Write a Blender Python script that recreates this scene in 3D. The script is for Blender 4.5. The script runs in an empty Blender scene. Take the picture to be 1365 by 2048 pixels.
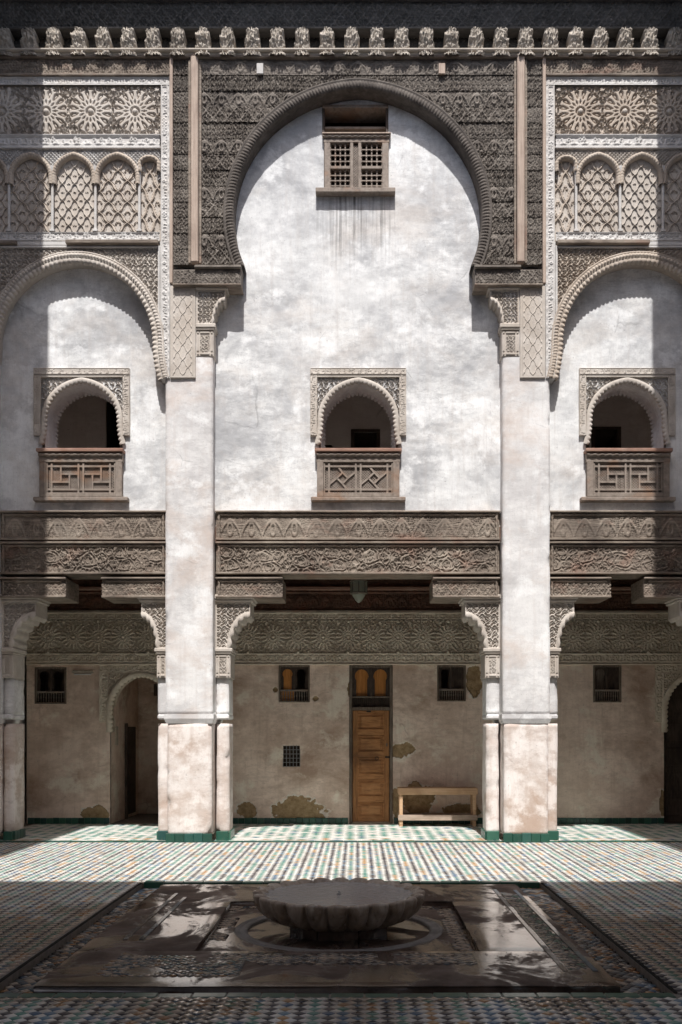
import bpy, math, random
import numpy as np
from math import radians, sin, cos, pi
from mathutils import noise as mnoise, Vector

random.seed(7)
SC = bpy.context.scene
COL = SC.collection

# ------------------------------------------------------------------ camera
D, H, FPX, VX, VY = 12.76, 1.52, 1850.0, 716.0, 1465.0
cam_d = bpy.data.cameras.new('camera')
cam = bpy.data.objects.new('camera', cam_d); COL.objects.link(cam)
cam_d.sensor_fit = 'HORIZONTAL'; cam_d.sensor_width = 36.0
cam_d.lens = FPX / 1365.0 * 36.0
cam_d.shift_x = -(VX - 682.5) / 1365.0
cam_d.shift_y = (VY - 1024.0) / 1365.0
cam_d.clip_start = 0.05; cam_d.clip_end = 500
cam.location = (0, -D, H); cam.rotation_euler = (radians(90), 0, 0)
SC.camera = cam

# ------------------------------------------------------------------ sky and sun
SUN_EL = radians(58.5)
world = bpy.data.worlds.new('World'); SC.world = world; world.use_nodes = True
wn = world.node_tree.nodes; wl = world.node_tree.links
sky = wn.new('ShaderNodeTexSky'); sky.sky_type = 'NISHITA'; sky.sun_disc = False
sky.sun_elevation = SUN_EL; sky.sun_rotation = pi
sky.air_density = 1.0; sky.dust_density = 3.0; sky.ozone_density = 1.0
bg = wn['Background']; bg.inputs['Strength'].default_value = 0.10
wl.new(sky.outputs[0], bg.inputs['Color'])
sun_d = bpy.data.lights.new('sun', 'SUN'); sun_d.energy = 3.7; sun_d.angle = radians(0.5)
sun_d.color = (1.0, 0.98, 0.95)
sun = bpy.data.objects.new('sun', sun_d); COL.objects.link(sun)
sun.rotation_euler = (pi / 2 - SUN_EL, 0, radians(0.0)); sun.location = (0, -8, 20)
SC.view_settings.view_transform = 'Standard'; SC.view_settings.look = 'None'
SC.view_settings.gamma = 1.0; SC.view_settings.use_curve_mapping = False
SC.view_settings.exposure = 0.55
SC.cycles.max_bounces = 8; SC.cycles.diffuse_bounces = 6; SC.cycles.glossy_bounces = 4
SC.cycles.use_denoising = True

# ------------------------------------------------------------------ helpers
def PX(px, y=0.0): return (px - VX) * (D + y) / FPX
def PZ(py, y=0.0): return H + (VY - py) * (D + y) / FPX

WL = {}                                   # world location of every object's origin
def ent(name, loc=(0, 0, 0), parent=None):
    o = bpy.data.objects.new(name, None); COL.objects.link(o)
    o.empty_display_size = 0.1
    place(o, loc, parent); return o
def place(o, loc, parent):
    if parent is not None:
        p = WL[parent]; o.parent = parent
        o.location = (loc[0]-p[0], loc[1]-p[1], loc[2]-p[2])
    else:
        o.location = loc
    WL[o] = tuple(loc)
def thing(name, label, cat, loc=(0, 0, 0), group=None):
    o = ent(name, loc); tag(o, label, cat, group); return o
def tag(o, label, cat, group=None):
    o['label'] = label; o['category'] = cat; o['kind'] = 'thing'
    if group: o['group'] = group
def link(mesh, name, parent=None, loc=None, kind=None):
    o = bpy.data.objects.new(name, mesh); COL.objects.link(o)
    if loc is None: loc = WL[parent] if parent is not None else (0, 0, 0)
    place(o, loc, parent)
    if kind: o['kind'] = kind
    return o

def mesh_np(name, V, F, mat, smooth=False, matidx=None):
    """V (n,3) array, F (m,4) array of quads"""
    me = bpy.data.meshes.new(name)
    V = np.asarray(V, dtype=np.float32); F = np.asarray(F, dtype=np.int32)
    me.vertices.add(len(V)); me.vertices.foreach_set('co', V.ravel())
    m, k = F.shape
    me.loops.add(m * k); me.loops.foreach_set('vertex_index', F.ravel())
    me.polygons.add(m)
    me.polygons.foreach_set('loop_start', np.arange(0, m * k, k, dtype=np.int32))
    me.polygons.foreach_set('loop_total', np.full(m, k, dtype=np.int32))
    if smooth: me.polygons.foreach_set('use_smooth', np.ones(m, dtype=bool))
    for x in (mat if isinstance(mat, (list, tuple)) else [mat]): me.materials.append(x)
    if matidx is not None: me.polygons.foreach_set('material_index', np.asarray(matidx, dtype=np.int32))
    me.update(calc_edges=True)
    return me

class MB:
    def __init__(s): s.v = []; s.f = []
    def add(s, vs, fs):
        b = len(s.v); s.v += [tuple(p) for p in vs]; s.f += [tuple(i + b for i in f) for f in fs]; return s
    def box(s, x0, x1, y0, y1, z0, z1, c=0.004):
        """box with chamfered edges"""
        if x0 > x1: x0, x1 = x1, x0
        if y0 > y1: y0, y1 = y1, y0
        if z0 > z1: z0, z1 = z1, z0
        c = min(c, (x1-x0)*.3, (y1-y0)*.3, (z1-z0)*.3)
        vs = []; idx = {}
        X = (x0, x1); Y = (y0, y1); Z = (z0, z1)
        for i in (0, 1):
            for j in (0, 1):
                for k in (0, 1):
                    sx = 1-2*i; sy = 1-2*j; sz = 1-2*k
                    idx[i, j, k, 0] = len(vs); vs.append((X[i], Y[j]+sy*c, Z[k]+sz*c))
                    idx[i, j, k, 1] = len(vs); vs.append((X[i]+sx*c, Y[j], Z[k]+sz*c))
                    idx[i, j, k, 2] = len(vs); vs.append((X[i]+sx*c, Y[j]+sy*c, Z[k]))
        fs = []
        for i in (0, 1):
            q = [idx[i, 0, 0, 0], idx[i, 1, 0, 0], idx[i, 1, 1, 0], idx[i, 0, 1, 0]]; fs.append(q if i else q[::-1])
            q = [idx[0, i, 0, 1], idx[1, i, 0, 1], idx[1, i, 1, 1], idx[0, i, 1, 1]]; fs.append(q[::-1] if i else q)
            q = [idx[0, 0, i, 2], idx[1, 0, i, 2], idx[1, 1, i, 2], idx[0, 1, i, 2]]; fs.append(q if i else q[::-1])
        for a in (0, 1):
            for b in (0, 1):
                fs.append([idx[0, a, b, 1], idx[1, a, b, 1], idx[1, a, b, 2], idx[0, a, b, 2]])
                fs.append([idx[a, 0, b, 0], idx[a, 1, b, 0], idx[a, 1, b, 2], idx[a, 0, b, 2]])
                fs.append([idx[a, b, 0, 0], idx[a, b, 1, 0], idx[a, b, 1, 1], idx[a, b, 0, 1]])
                for k in (0, 1): fs.append([idx[a, b, k, 0], idx[a, b, k, 1], idx[a, b, k, 2]])
        return s.add(vs, fs)
    def bar(s, p, q, w, t, y):
        """flat bar from p to q in the x-z plane, width w, thickness t, front at y"""
        dx, dz = q[0]-p[0], q[1]-p[1]; L = math.hypot(dx, dz) or 1
        nx, nz = -dz/L*w/2, dx/L*w/2
        P = [(p[0]+nx, p[1]+nz), (p[0]-nx, p[1]-nz), (q[0]-nx, q[1]-nz), (q[0]+nx, q[1]+nz)]
        vs = [(a, y, b) for a, b in P] + [(a, y+t, b) for a, b in P]
        return s.add(vs, [(0, 1, 2, 3), (7, 6, 5, 4), (0, 4, 5, 1), (1, 5, 6, 2), (2, 6, 7, 3), (3, 7, 4, 0)])
    def lathe(s, prof, c, n=24, rf=None):
        """prof list of (r,z); rf(theta, i) scales the radius"""
        vs = []; fs = []
        for i, (r, z) in enumerate(prof):
            for k in range(n):
                th = 2*pi*k/n; rr = r*(rf(th, i) if rf else 1)
                vs.append((c[0]+rr*cos(th), c[1]+rr*sin(th), c[2]+z))
        for i in range(len(prof)-1):
            for k in range(n):
                a, b = i*n+k, i*n+(k+1) % n
                fs.append((a, b, b+n, a+n))
        return s.add(vs, fs)
    def sweep(s, path, prof, flip=False):
        """sweep profile(i, s) -> [(n, y)...] along an x-z path; n is measured along the left normal"""
        P = np.asarray(path, float)
        T = np.gradient(P, axis=0); T /= np.linalg.norm(T, axis=1)[:, None] + 1e-9
        N = np.stack([-T[:, 1], T[:, 0]], 1)
        S = np.concatenate([[0], np.cumsum(np.linalg.norm(np.diff(P, axis=0), axis=1))])
        vs = []; k = None
        for i in range(len(P)):
            pr = prof(i, S[i]); k = len(pr)
            for n, y in pr: vs.append((P[i, 0]+N[i, 0]*n, y, P[i, 1]+N[i, 1]*n))
        fs = [(i*k+j, i*k+j+1, (i+1)*k+j+1, (i+1)*k+j) for i in range(len(P)-1) for j in range(k-1)]
        return s.add(vs, fs)
    def mesh(s, name, mat, smooth=False, org=(0, 0, 0)):
        me = bpy.data.meshes.new(name)
        me.from_pydata([(a-org[0], b-org[1], c-org[2]) for a, b, c in s.v], [], s.f)
        me.materials.append(mat)
        if smooth: me.polygons.foreach_set('use_smooth', np.ones(len(me.polygons), dtype=bool))
        me.update(); return me
    def build(s, name, mat, parent=None, smooth=False, kind=None, loc=None):
        org = WL[parent] if parent is not None else (loc or (0, 0, 0))
        return link(s.mesh(name, mat, smooth, org), name, parent, org, kind)

def ss(a, b, x):
    t = np.clip((x-a)/(b-a), 0, 1); return t*t*(3-2*t)
def line(x, w, e=None):
    e = e or w*.8
    return 1-ss(w, w+e, np.abs(x))
def vnoise(u, v, sc, seed=0):
    """smooth value noise"""
    x = u/sc+seed*17.3+1000; y = v/sc+seed*9.1+1000
    xi = np.floor(x).astype(np.int64); yi = np.floor(y).astype(np.int64)
    fx = x-xi; fy = y-yi; fx = fx*fx*(3-2*fx); fy = fy*fy*(3-2*fy)
    def h(a, b):
        n = (a*374761393+b*668265263+seed*1442695) & 0x7fffffff
        n = (n ^ (n >> 13))*1274126177 & 0x7fffffff
        return ((n ^ (n >> 16)) & 0xffff)/65535.0
    return (h(xi, yi)*(1-fx)+h(xi+1, yi)*fx)*(1-fy)+(h(xi, yi+1)*(1-fx)+h(xi+1, yi+1)*fx)*fy
def fbm(u, v, sc, seed=0, o=3):
    t = 0; a = 1; w = 0
    for i in range(o):
        t = t+a*vnoise(u, v, sc/2**i, seed+i); w += a; a *= .5
    return t/w

def relief(name, x0, x1, z0, z1, y, pat, depth, mat, parent, res=.01, keep=None, m=1, rough=.0, kind=None, smooth=True, patch=None):
    """carved panel facing the camera: real relief. pat(X,Z)->1 raised .. 0 carved; m mirrors about x=0"""
    if x0 > x1: x0, x1 = x1, x0
    nx = max(1, int(round((x1-x0)/res))); nz = max(1, int(round((z1-z0)/res)))
    xs = np.linspace(x0, x1, nx+1); zs = np.linspace(z0, z1, nz+1)
    X, Z = np.meshgrid(xs, zs)
    h = pat(X, Z) if pat is not None else np.ones_like(X)
    Y = y+depth*(1-np.clip(h, 0, 1))
    if rough: Y = Y+rough*(fbm(X, Z, .35, 3)-.5)*2+rough*.35*(fbm(X, Z, .08, 5)-.5)*2
    pm = None
    if patch is not None:
        pm, ring = patch(X, Z); Y = Y+pm*(.012+.014*fbm(X, Z, .05, 9))
    i = np.arange(nz)[:, None]*(nx+1)+np.arange(nx)[None, :]
    F = np.stack([i, i+1, i+nx+2, i+nx+1], -1).reshape(-1, 4)
    mi = None
    if patch is not None:
        pc = (pm[:-1, :-1]+pm[1:, 1:]+pm[1:, :-1]+pm[:-1, 1:])/4
        rc = (ring[:-1, :-1]+ring[1:, 1:])/2; mi = np.where(pc > .4, 1, np.where(rc > .5, 2, 0)).astype(np.int32).ravel()
    if keep is not None:
        xc = (X[:-1, :-1]+X[1:, 1:])/2; zc = (Z[:-1, :-1]+Z[1:, 1:])/2
        K = keep(xc, zc).ravel(); F = F[K]
        if mi is not None: mi = mi[K]
        if not len(F): return None
    V = np.stack([X*m, Y, Z], -1).reshape(-1, 3)
    if m < 0: F = F[:, ::-1]
    used = np.unique(F); remap = np.zeros(len(V), dtype=np.int64); remap[used] = np.arange(len(used))
    V = V[used]; F = remap[F]
    org = WL[parent] if parent is not None else (0, 0, 0)
    V = V-np.asarray(org)
    return link(mesh_np(name, V, F, mat, smooth, mi), name, parent, org, kind)

# ---- carved patterns, all in metres
def p_arab(k=.12, w=.2, wear=.0, seed=0):
    def f(X, Z):
        wx = X+.25*k*(vnoise(X, Z, k*2.2, seed)-.5); wz = Z+.25*k*(vnoise(X, Z, k*2.2, seed+4)-.5)
        a = np.sin(2*pi*wx/k+1.7*np.sin(2*pi*wz/k)); b = np.sin(2*pi*wz/k+1.7*np.sin(2*pi*wx/k+1))
        h = np.maximum(line(a, w), line(b, w))
        h = np.maximum(h, .85*ss(.78, .95, np.abs(a*b)))
        return h*(1-wear*ss(.35, .75, fbm(X, Z, .5, seed+7)))
    return f
def p_scroll(k=.2, wear=.0, seed=0):
    def f(X, Z):
        wx = X+.6*k*(fbm(X, Z, k*1.1, seed)-.5); wz = Z+.6*k*(fbm(X, Z, k*1.1, seed+3)-.5)
        q = np.sin(2*pi*wx/k)*1.2+np.sin(2*pi*wz/k*1.25)+.9*np.sin(2*pi*(wx+wz)/k*.8)+.9*np.sin(2*pi*(wx-wz)/k*.9)
        h = np.maximum(line(q-.9, .3, .25), line(q+.9, .3, .25))
        h = np.maximum(h, .7*line(q-2.6, .35, .3))
        return h*(1-wear*ss(.35, .75, fbm(X, Z, .5, seed+7)))
    return f
def p_sebka(w=.2, hh=.3, x0=0, z0=0, t=.045, kind=0):
    def f(X, Z):
        u = (X-x0)/w; v = (Z-z0)/hh
        v = v+.055*np.sin(4*pi*v)
        p = u+v; q = u-v
        a = np.abs(((p+.5) % 1)-.5); b = np.abs(((q+.5) % 1)-.5)
        h = np.maximum(line(a, t, .05), line(b, t, .05))
        cu = ((p) % 1)-.5; cv = ((q) % 1)-.5
        r = np.hypot(cu, cv)
        sx = (cu+cv)/1.414; sz = (cu-cv)/1.414
        if kind == 0:
            # palmette: a bud, two side leaves and two curls, inside a second thin line
            ax_ = np.abs(sx)
            bud = ss(1.0, .7, np.hypot(sx/.075, (sz-.16)/.13))
            lf = ss(1.0, .7, np.hypot((ax_*.8+(sz-.02)*.6-.11)/.11, (ax_*.6-(sz-.02)*.8-.02)/.045))
            curl = line(np.hypot(ax_-.16, sz+.10)-.075, .016, .03)
            stem = line(sx, .012, .02)*(sz < .08)*(sz > -.3)
            inner = line(np.maximum(a, b)-.36, .015, .03)*0
            h = np.maximum(h, np.maximum.reduce([bud*.85, lf*.9, curl*.9, stem*.8]))
            h = np.maximum(h, .8*line(np.minimum(a, b)-.13, .012, .022))
        elif kind == 3:
            ax_ = np.abs(sx)
            bud = ss(1.0, .75, np.hypot(sx/.085, (sz-.06)/.17))
            lf = ss(1.0, .75, np.hypot((ax_*.75+(sz+.10)*.66-.13)/.14, (ax_*.66-(sz+.10)*.75-.06)/.055))
            h = np.maximum(h, np.maximum(bud*.9, lf*.85*(sz < .02)))
        elif kind == 1:
            h = np.maximum(h, .75*line(r-.25, .03, .05)); h = np.maximum(h, .6*ss(.12, .06, r))
            h = np.maximum(h, .6*line(sx, .015, .03)*(r < .3))
        else:
            h = np.maximum(h, .8*line(np.abs(sx)+np.abs(sz)*.6-.24, .03, .05)); h = np.maximum(h, .7*ss(.13, .07, np.hypot(sx, sz*.7)))
        return h
    return f
def p_girih(k=.11, c0=.0, seed=0, x0=0, z0=0):
    def f(X, Z):
        q = sum(np.cos(2*pi/k*((X-x0)*cos(i*pi/4)+(Z-z0)*sin(i*pi/4))) for i in range(4))
        h = np.maximum(line(q-c0, .3, .35), .9*line(q-2.2, .25, .3))
        return h
    return f
def p_rosettes(cx, cz, R, step, n=16, k=.1):
    base = p_girih(k, .0, x0=cx, z0=cz)
    def f(X, Z):
        g = base(X, Z)
        u = ((X-cx)/step+.5) % 1*step-step/2; v = Z-cz
        r = np.hypot(u, v)/R; th = np.arctan2(v, u)
        ph = (th*n/(2*pi)) % 1; d = np.abs(ph-.5)*2                      # 0 mid petal, 1 on the rib
        halfw = .60*np.sqrt(np.clip(1-((r-.76)/.20)**2, 0, 1))*(.55+.6*np.clip((r-.56)/.4, 0, 1))
        petal = ss(halfw+.12, halfw-.10, d)*(np.abs(r-.76) < .21)
        inner = ss(.45, .2, d+ .9*np.abs(r-.78)/.24*.5)*(np.abs(r-.78) < .10)
        kite = ss(.55, .25, 1-d+np.abs(r-.42)/.14*.5)*(np.abs(r-.42) < .16)
        h = 1-petal+.75*inner*petal-kite*.9
        h = np.where(r < .22, np.where(r < .13, 1.0, .25), h)
        return np.where(r < .97, h, g)
    return f
def p_script(z0, z1, seed=0, vertical=False, x0=0, x1=0):
    def f(X, Z):
        if vertical: U, V = Z, (X-x0)/(x1-x0); Hh = abs(x1-x0)
        else: U, V = X, (Z-z0)/(z1-z0); Hh = z1-z0
        V = np.clip(V, 0, 1)
        cw = Hh*.34; i = np.floor(U/cw); fr = U/cw-i
        r1 = np.modf(np.abs(np.sin((i+seed*31)*12.9898)*43758.5453))[0]
        r2 = np.modf(np.abs(np.sin((i+seed*17)*78.233)*24634.6345))[0]
        slant = .25*np.sin(V*5+r2*6)
        st = line(fr-.5+slant, .13, .14)*(V > .16)*(V < .35+.5*r1)
        base = line(V-.24-.05*np.sin(U/cw*2.2), .06, .06)
        loop = line(np.hypot((fr-.5)*1.0, (V-.58-.2*(r2-.5))*2.4)-.34, .09, .1)*(r2 > .45)
        h = np.maximum(np.maximum(st, base), loop)
        h = np.maximum(h, line(V-.03, .055, .03)); h = np.maximum(h, line(V-.97, .055, .03))
        return h
    return f
def p_knit(k=.05):
    def f(X, Z):
        a = np.abs(np.sin(pi*(X+Z)/k)); b = np.abs(np.sin(pi*(X-Z)/k))
        return np.maximum(line(a, .25, .3), line(b, .25, .3))
    return f
def p_niches(step, z0, z1, x0=0, wear=.3, seed=1, k=.075):
    fill = p_arab(k, .22, wear, seed)
    def f(X, Z):
        v = (Z-z0)/(z1-z0); u = np.abs(((X-x0)/step+.5) % 1-.5)*2
        top = .88*np.sqrt(np.clip(1-u**1.3, 0, 1))
        ar = line(v-top+.06, .05, .05)
        u2 = np.abs(((X-x0)/step) % 1-.5)*2
        bud = line(np.hypot(u*1.1, (v-.45)*1.0)-.25, .05, .06)
        w = 1-wear*ss(.35, .7, fbm(X, Z, .6, seed+2))
        return np.maximum(fill(X, Z)*.85, np.maximum(ar, bud))*w
    return f
def p_lozenge(k=.14, wear=.2, seed=2):
    def f(X, Z):
        b = p_arab(k*.72, .2, 0, seed)(X, Z)
        u = np.abs((X/k) % 1-.5)*2; v = np.abs((Z/k*.8) % 1-.5)*2
        d = line(u+v-1.0, .07, .09)
        w = 1-wear*ss(.35, .7, fbm(X, Z, .5, seed+2))
        return np.maximum(b*.95, d*.8)*w
    return f

def arch_path(cx, cz, R, zb, dx=0.0, point=.0, ds=.012, ry=None, horseshoe=0.0):
    """from the foot on the -x side over the crown to the other foot; dx = how far the foot flares out"""
    ry = ry or R; pts = []
    a0 = -horseshoe
    n = max(24, int((pi+2*horseshoe)*R/ds))
    fl = []
    xe = R*cos(a0); ze = ry*sin(a0)
    nb = max(2, int((cz+ze-zb)/ds))
    for i in range(nb):
        t = i/nb; fl.append((xe+dx*(1-t)**2, zb+(cz+ze-zb)*t))
    arc = []
    for i in range(n+1):
        a = a0+(pi/2-a0)*i/n
        arc.append((R*cos(a), cz+ry*sin(a)+point*max(0, a/(pi/2))**6))
    half = fl+arc
    left = [(cx-x, z) for x, z in half]
    right = [(cx+x, z) for x, z in reversed(half[:-1])]
    return left+right
def inside_arch(cx, cz, R, zb, grow=0.0, ry=None, dx=0.0, horseshoe=0.0):
    ry = ry or R
    def f(X, Z):
        e = ((X-cx)/(R+grow))**2+((Z-cz)/(ry+grow))**2 < 1
        low = (np.abs(X-cx) < R*cos(horseshoe)+grow+dx) & (Z <= cz-ry*sin(horseshoe)) & (Z >= zb)
        if horseshoe: return (e & (Z > cz-ry*sin(horseshoe))) | low
        return (e & (Z > cz)) | low
    return f
def rope(mb, p, q, r, y, pitch=.11, ds=.011, path=None):
    if path is None:
        L = math.hypot(q[0]-p[0], q[1]-p[1]); n = max(3, int(L/ds))
        path = [(p[0]+(q[0]-p[0])*i/n, p[1]+(q[1]-p[1])*i/n) for i in range(n+1)]
    M = 9
    def prof(i, s):
        out = []
        for j in range(M+1):
            ph = 2*pi*j/M; rr = r*(.68+.42*abs(cos(ph-2*pi*s/pitch*.5)))
            out.append((rr*sin(ph), y-rr*cos(ph)))
        return out
    return mb.sweep(path, prof)
def rough_prism(x0, x1, y0, y1, z0, z1, res=.06, amp=.006, seed=0, mats=None):
    """hand-plastered square shaft: subdivided four sides, gently uneven"""
    mb = MB()
    nx = max(2, int((x1-x0)/res)); ny = max(2, int((y1-y0)/res)); nz = max(2, int((z1-z0)/res))
    ring = [(x0+(x1-x0)*i/nx, y0) for i in range(nx)]+[(x1, y0+(y1-y0)*i/ny) for i in range(ny)] + \
           [(x1-(x1-x0)*i/nx, y1) for i in range(nx)]+[(x0, y1-(y1-y0)*i/ny) for i in range(ny)]
    c = ((x0+x1)/2, (y0+y1)/2); n = len(ring); vs = []
    for k in range(nz+1):
        z = z0+(z1-z0)*k/nz
        for (x, y) in ring:
            d = mnoise.noise(Vector((x*2.2+seed, y*2.2, z*1.6)))*amp+mnoise.noise(Vector((x*9+seed, y*9, z*7)))*amp*.35
            dx, dy = x-c[0], y-c[1]
            ax = 1 if abs(abs(dx)-(x1-x0)/2) < 1e-6 else 0; ay = 1 if abs(abs(dy)-(y1-y0)/2) < 1e-6 else 0
            ch = .006+max(0, mnoise.noise(Vector((x*7+seed, z*4.5, 2.0)))-.22)*.075*(1.6 if z < 1.7 else .7) if ax and ay else 0
            vs.append((x+(d-ch)*math.copysign(1, dx)*ax, y+(d-ch)*math.copysign(1, dy)*ay, z))
    fs = [(k*n+i, k*n+(i+1) % n, (k+1)*n+(i+1) % n, (k+1)*n+i) for k in range(nz) for i in range(n)]
    fs.append(tuple(range(n))[::-1]); fs.append(tuple(nz*n+i for i in range(n)))
    return mb.add(vs, fs)
# ------------------------------------------------------------------ materials
class NT:
    def __init__(s, name):
        s.m = bpy.data.materials.new(name); s.m.use_nodes = True
        s.t = s.m.node_tree; s.b = s.t.nodes['Principled BSDF']
    def n(s, typ, **kw):
        nd = s.t.nodes.new(typ)
        for k, v in kw.items():
            if k in nd.inputs.keys():
                if isinstance(v, bpy.types.NodeSocket): s.t.links.new(v, nd.inputs[k])
                else: nd.inputs[k].default_value = v
            else: setattr(nd, k, v)
        return nd
    def pos(s, scale=(1, 1, 1)):
        g = s.n('ShaderNodeNewGeometry')
        m = s.n('ShaderNodeMapping'); s.t.links.new(g.outputs['Position'], m.inputs['Vector']); m.inputs['Scale'].default_value = scale
        return m.outputs[0]
    def obj(s, scale=(1, 1, 1)):
        g = s.n('ShaderNodeTexCoord')
        m = s.n('ShaderNodeMapping'); s.t.links.new(g.outputs['Object'], m.inputs['Vector']); m.inputs['Scale'].default_value = scale
        return m.outputs[0]
    def noise(s, vec, scale, detail=6, rough=.6, dist=0):
        nd = s.n('ShaderNodeTexNoise', Scale=scale, Detail=detail, Roughness=rough, Distortion=dist)
        s.t.links.new(vec, nd.inputs['Vector']); return nd.outputs['Fac']
    def ramp(s, fac, stops, interp='LINEAR'):
        r = s.n('ShaderNodeValToRGB'); s.t.links.new(fac, r.inputs[0]); e = r.color_ramp.elements
        r.color_ramp.interpolation = interp
        while len(e) < len(stops): e.new(.5)
        for el, (p, c) in zip(e, stops):
            el.position = p; el.color = (*c, 1) if not isinstance(c, (int, float)) else (c, c, c, 1)
        return r.outputs[0]
    def mix(s, fac, a, b, mode='MIX'):
        nd = s.t.nodes.new('ShaderNodeMix'); nd.data_type = 'RGBA'; nd.blend_type = mode
        for sock, v in ((nd.inputs[0], fac), (nd.inputs[6], a), (nd.inputs[7], b)):
            if isinstance(v, bpy.types.NodeSocket): s.t.links.new(v, sock)
            elif isinstance(v, (int, float)): sock.default_value = v
            else: sock.default_value = (*v, 1)
        return nd.outputs[2]
    def math(s, op, a, b=0.0, clamp=False):
        nd = s.t.nodes.new('ShaderNodeMath'); nd.operation = op; nd.use_clamp = clamp
        for sock, v in ((nd.inputs[0], a), (nd.inputs[1], b)):
            if isinstance(v, bpy.types.NodeSocket): s.t.links.new(v, sock)
            else: sock.default_value = v
        return nd.outputs[0]
    def out(s, color=None, rough=.8, spec=.3, bump=None, bstr=.3, bdist=.01, **kw):
        def put(k, v):
            if isinstance(v, bpy.types.NodeSocket): s.t.links.new(v, s.b.inputs[k])
            else: s.b.inputs[k].default_value = (*v, 1) if isinstance(v, tuple) and len(v) == 3 else v
        if color is not None: put('Base Color', color)
        put('Roughness', rough); put('Specular IOR Level', spec)
        for k, v in kw.items(): put(k, v)
        if bump is not None:
            bn = s.n('ShaderNodeBump', Strength=bstr, Distance=bdist); s.t.links.new(bump, bn.inputs['Height'])
            s.t.links.new(bn.outputs[0], s.b.inputs['Normal'])
        return s.m

def mat_plaster(name, light, grey, brown, brown_amt=.5, streak=False, dark=None, sc=1.0, whw=.53):
    t = NT(name); p = t.pos()
    big = t.noise(p, .9*sc, 10, .72, .2); c = t.ramp(big, [(.34, grey), (.52, light), (.8, light)])
    smear = t.noise(t.pos((1.0, 1.0, 1.35)), 1.25*sc, 10, .72, .25)
    dirt = t.ramp(t.noise(t.pos((.9, .9, .6)), .55, 4, .55, .5), [(.36, .25), (.58, 1)])
    c = t.mix(t.math('MULTIPLY', t.ramp(smear, [(.43, 0), (.62, .95)]), dirt), c, grey)
    tw = t.noise(t.pos((1.6, 1.6, 5)), 3.0, 8, .75, .5); c = t.mix(t.math('MULTIPLY', t.ramp(tw, [(.50, 0), (.58, .4), (.62, .0)]), dirt), c, tuple(x*.72 for x in grey))
    br = t.noise(t.pos((.8, .8, 1.1)), .9*sc, 9, .68, .3)
    c = t.mix(t.ramp(br, [(.49, 0), (.65, brown_amt)]), c, brown)
    wh = t.noise(t.pos((1.0, 1.0, 1.3)), 1.6*sc, 10, .68, .15)
    c = t.mix(t.ramp(wh, [(whw, 0), (whw+.09, .75)]), c, tuple(min(.88, x*1.12) for x in light))
    pit = t.noise(p, 34, 3, .5); c = t.mix(t.ramp(pit, [(.26, .5), (.33, 0)]), c, tuple(x*.45 for x in grey))
    vs = t.noise(t.pos((7, 7, .45)), 2.2, 5, .6, .2)
    c = t.mix(t.ramp(vs, [(.52, 0), (.72, .34)]), c, tuple((x+y)/2 for x, y in zip(grey, brown)))
    fine = t.noise(t.pos((3, 3, 1)), 16, 6, .75, .3); c = t.mix(t.ramp(fine, [(.5, 0), (.75, .45)]), c, grey)
    vo = t.n('ShaderNodeTexVoronoi', feature='DISTANCE_TO_EDGE', Scale=.75); wv = t.n('ShaderNodeTexNoise', Scale=2.5, Detail=6.0)
    t.t.links.new(p, wv.inputs['Vector']); t.t.links.new(t.mix(.16, p, wv.outputs['Color'], 'ADD'), vo.inputs['Vector'])
    ck = t.math('MULTIPLY', t.ramp(vo.outputs['Distance'], [(.0, 1), (.006, 0)]), t.ramp(t.noise(p, 1.6, 4, .6), [(.56, 0), (.66, .45)]))
    c = t.mix(ck, c, tuple(x*.4 for x in grey))
    if streak:                                            # rain streaks under the top window
        g = t.n('ShaderNodeNewGeometry'); sp = t.n('ShaderNodeSeparateXYZ'); t.t.links.new(g.outputs['Position'], sp.inputs[0])
        st = t.noise(t.pos((26, 1, .5)), 1.0, 6, .7); st = t.math('MULTIPLY', t.ramp(st, [(.45, 0), (.66, 1)]), t.ramp(t.noise(t.pos((3.2, 1, 1.2)), 1.0, 3, .5), [(.36, .25), (.6, 1)]))
        mx = t.math('SUBTRACT', 1.0, t.math('POWER', t.math('ABSOLUTE', t.math('DIVIDE', sp.outputs[0], .62)), 6), True)
        zt = PZ(392, .21)
        ln = t.noise(t.pos((9, 1, 0)), 1.0, 2, .5)
        mz = t.math('DIVIDE', t.math('SUBTRACT', sp.outputs[2], t.math('SUBTRACT', zt-.55, t.math('MULTIPLY', ln, 1.1))), .7, True)
        mz2 = t.math('LESS_THAN', sp.outputs[2], zt)
        f = t.math('MULTIPLY', t.math('MULTIPLY', st, mx), t.math('MULTIPLY', mz, mz2))
        c = t.mix(t.math('MULTIPLY', f, 1.0), c, (.11, .105, .10))
    hgt = t.math('ADD', t.noise(p, 7, 6, .6, .5), t.math('MULTIPLY', t.noise(p, 60, 3, .6), .25))
    return t.out(c, .88, .2, hgt, .22, .02)

def mat_stucco(name, a, b, tint, sc=1.0):
    t = NT(name); p = t.pos()
    c = t.ramp(t.noise(p, 3*sc, 7, .65, .4), [(.3, b), (.62, a)])
    c = t.mix(t.ramp(t.noise(p, 1.2, 5, .6, .6), [(.5, 0), (.72, .6)]), c, tint)
    c = t.mix(t.ramp(t.noise(p, 45, 3, .6), [(.5, 0), (.8, .35)]), c, b)
    return t.out(c, .9, .15, t.noise(p, 80, 3, .6), .25, .004)

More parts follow.
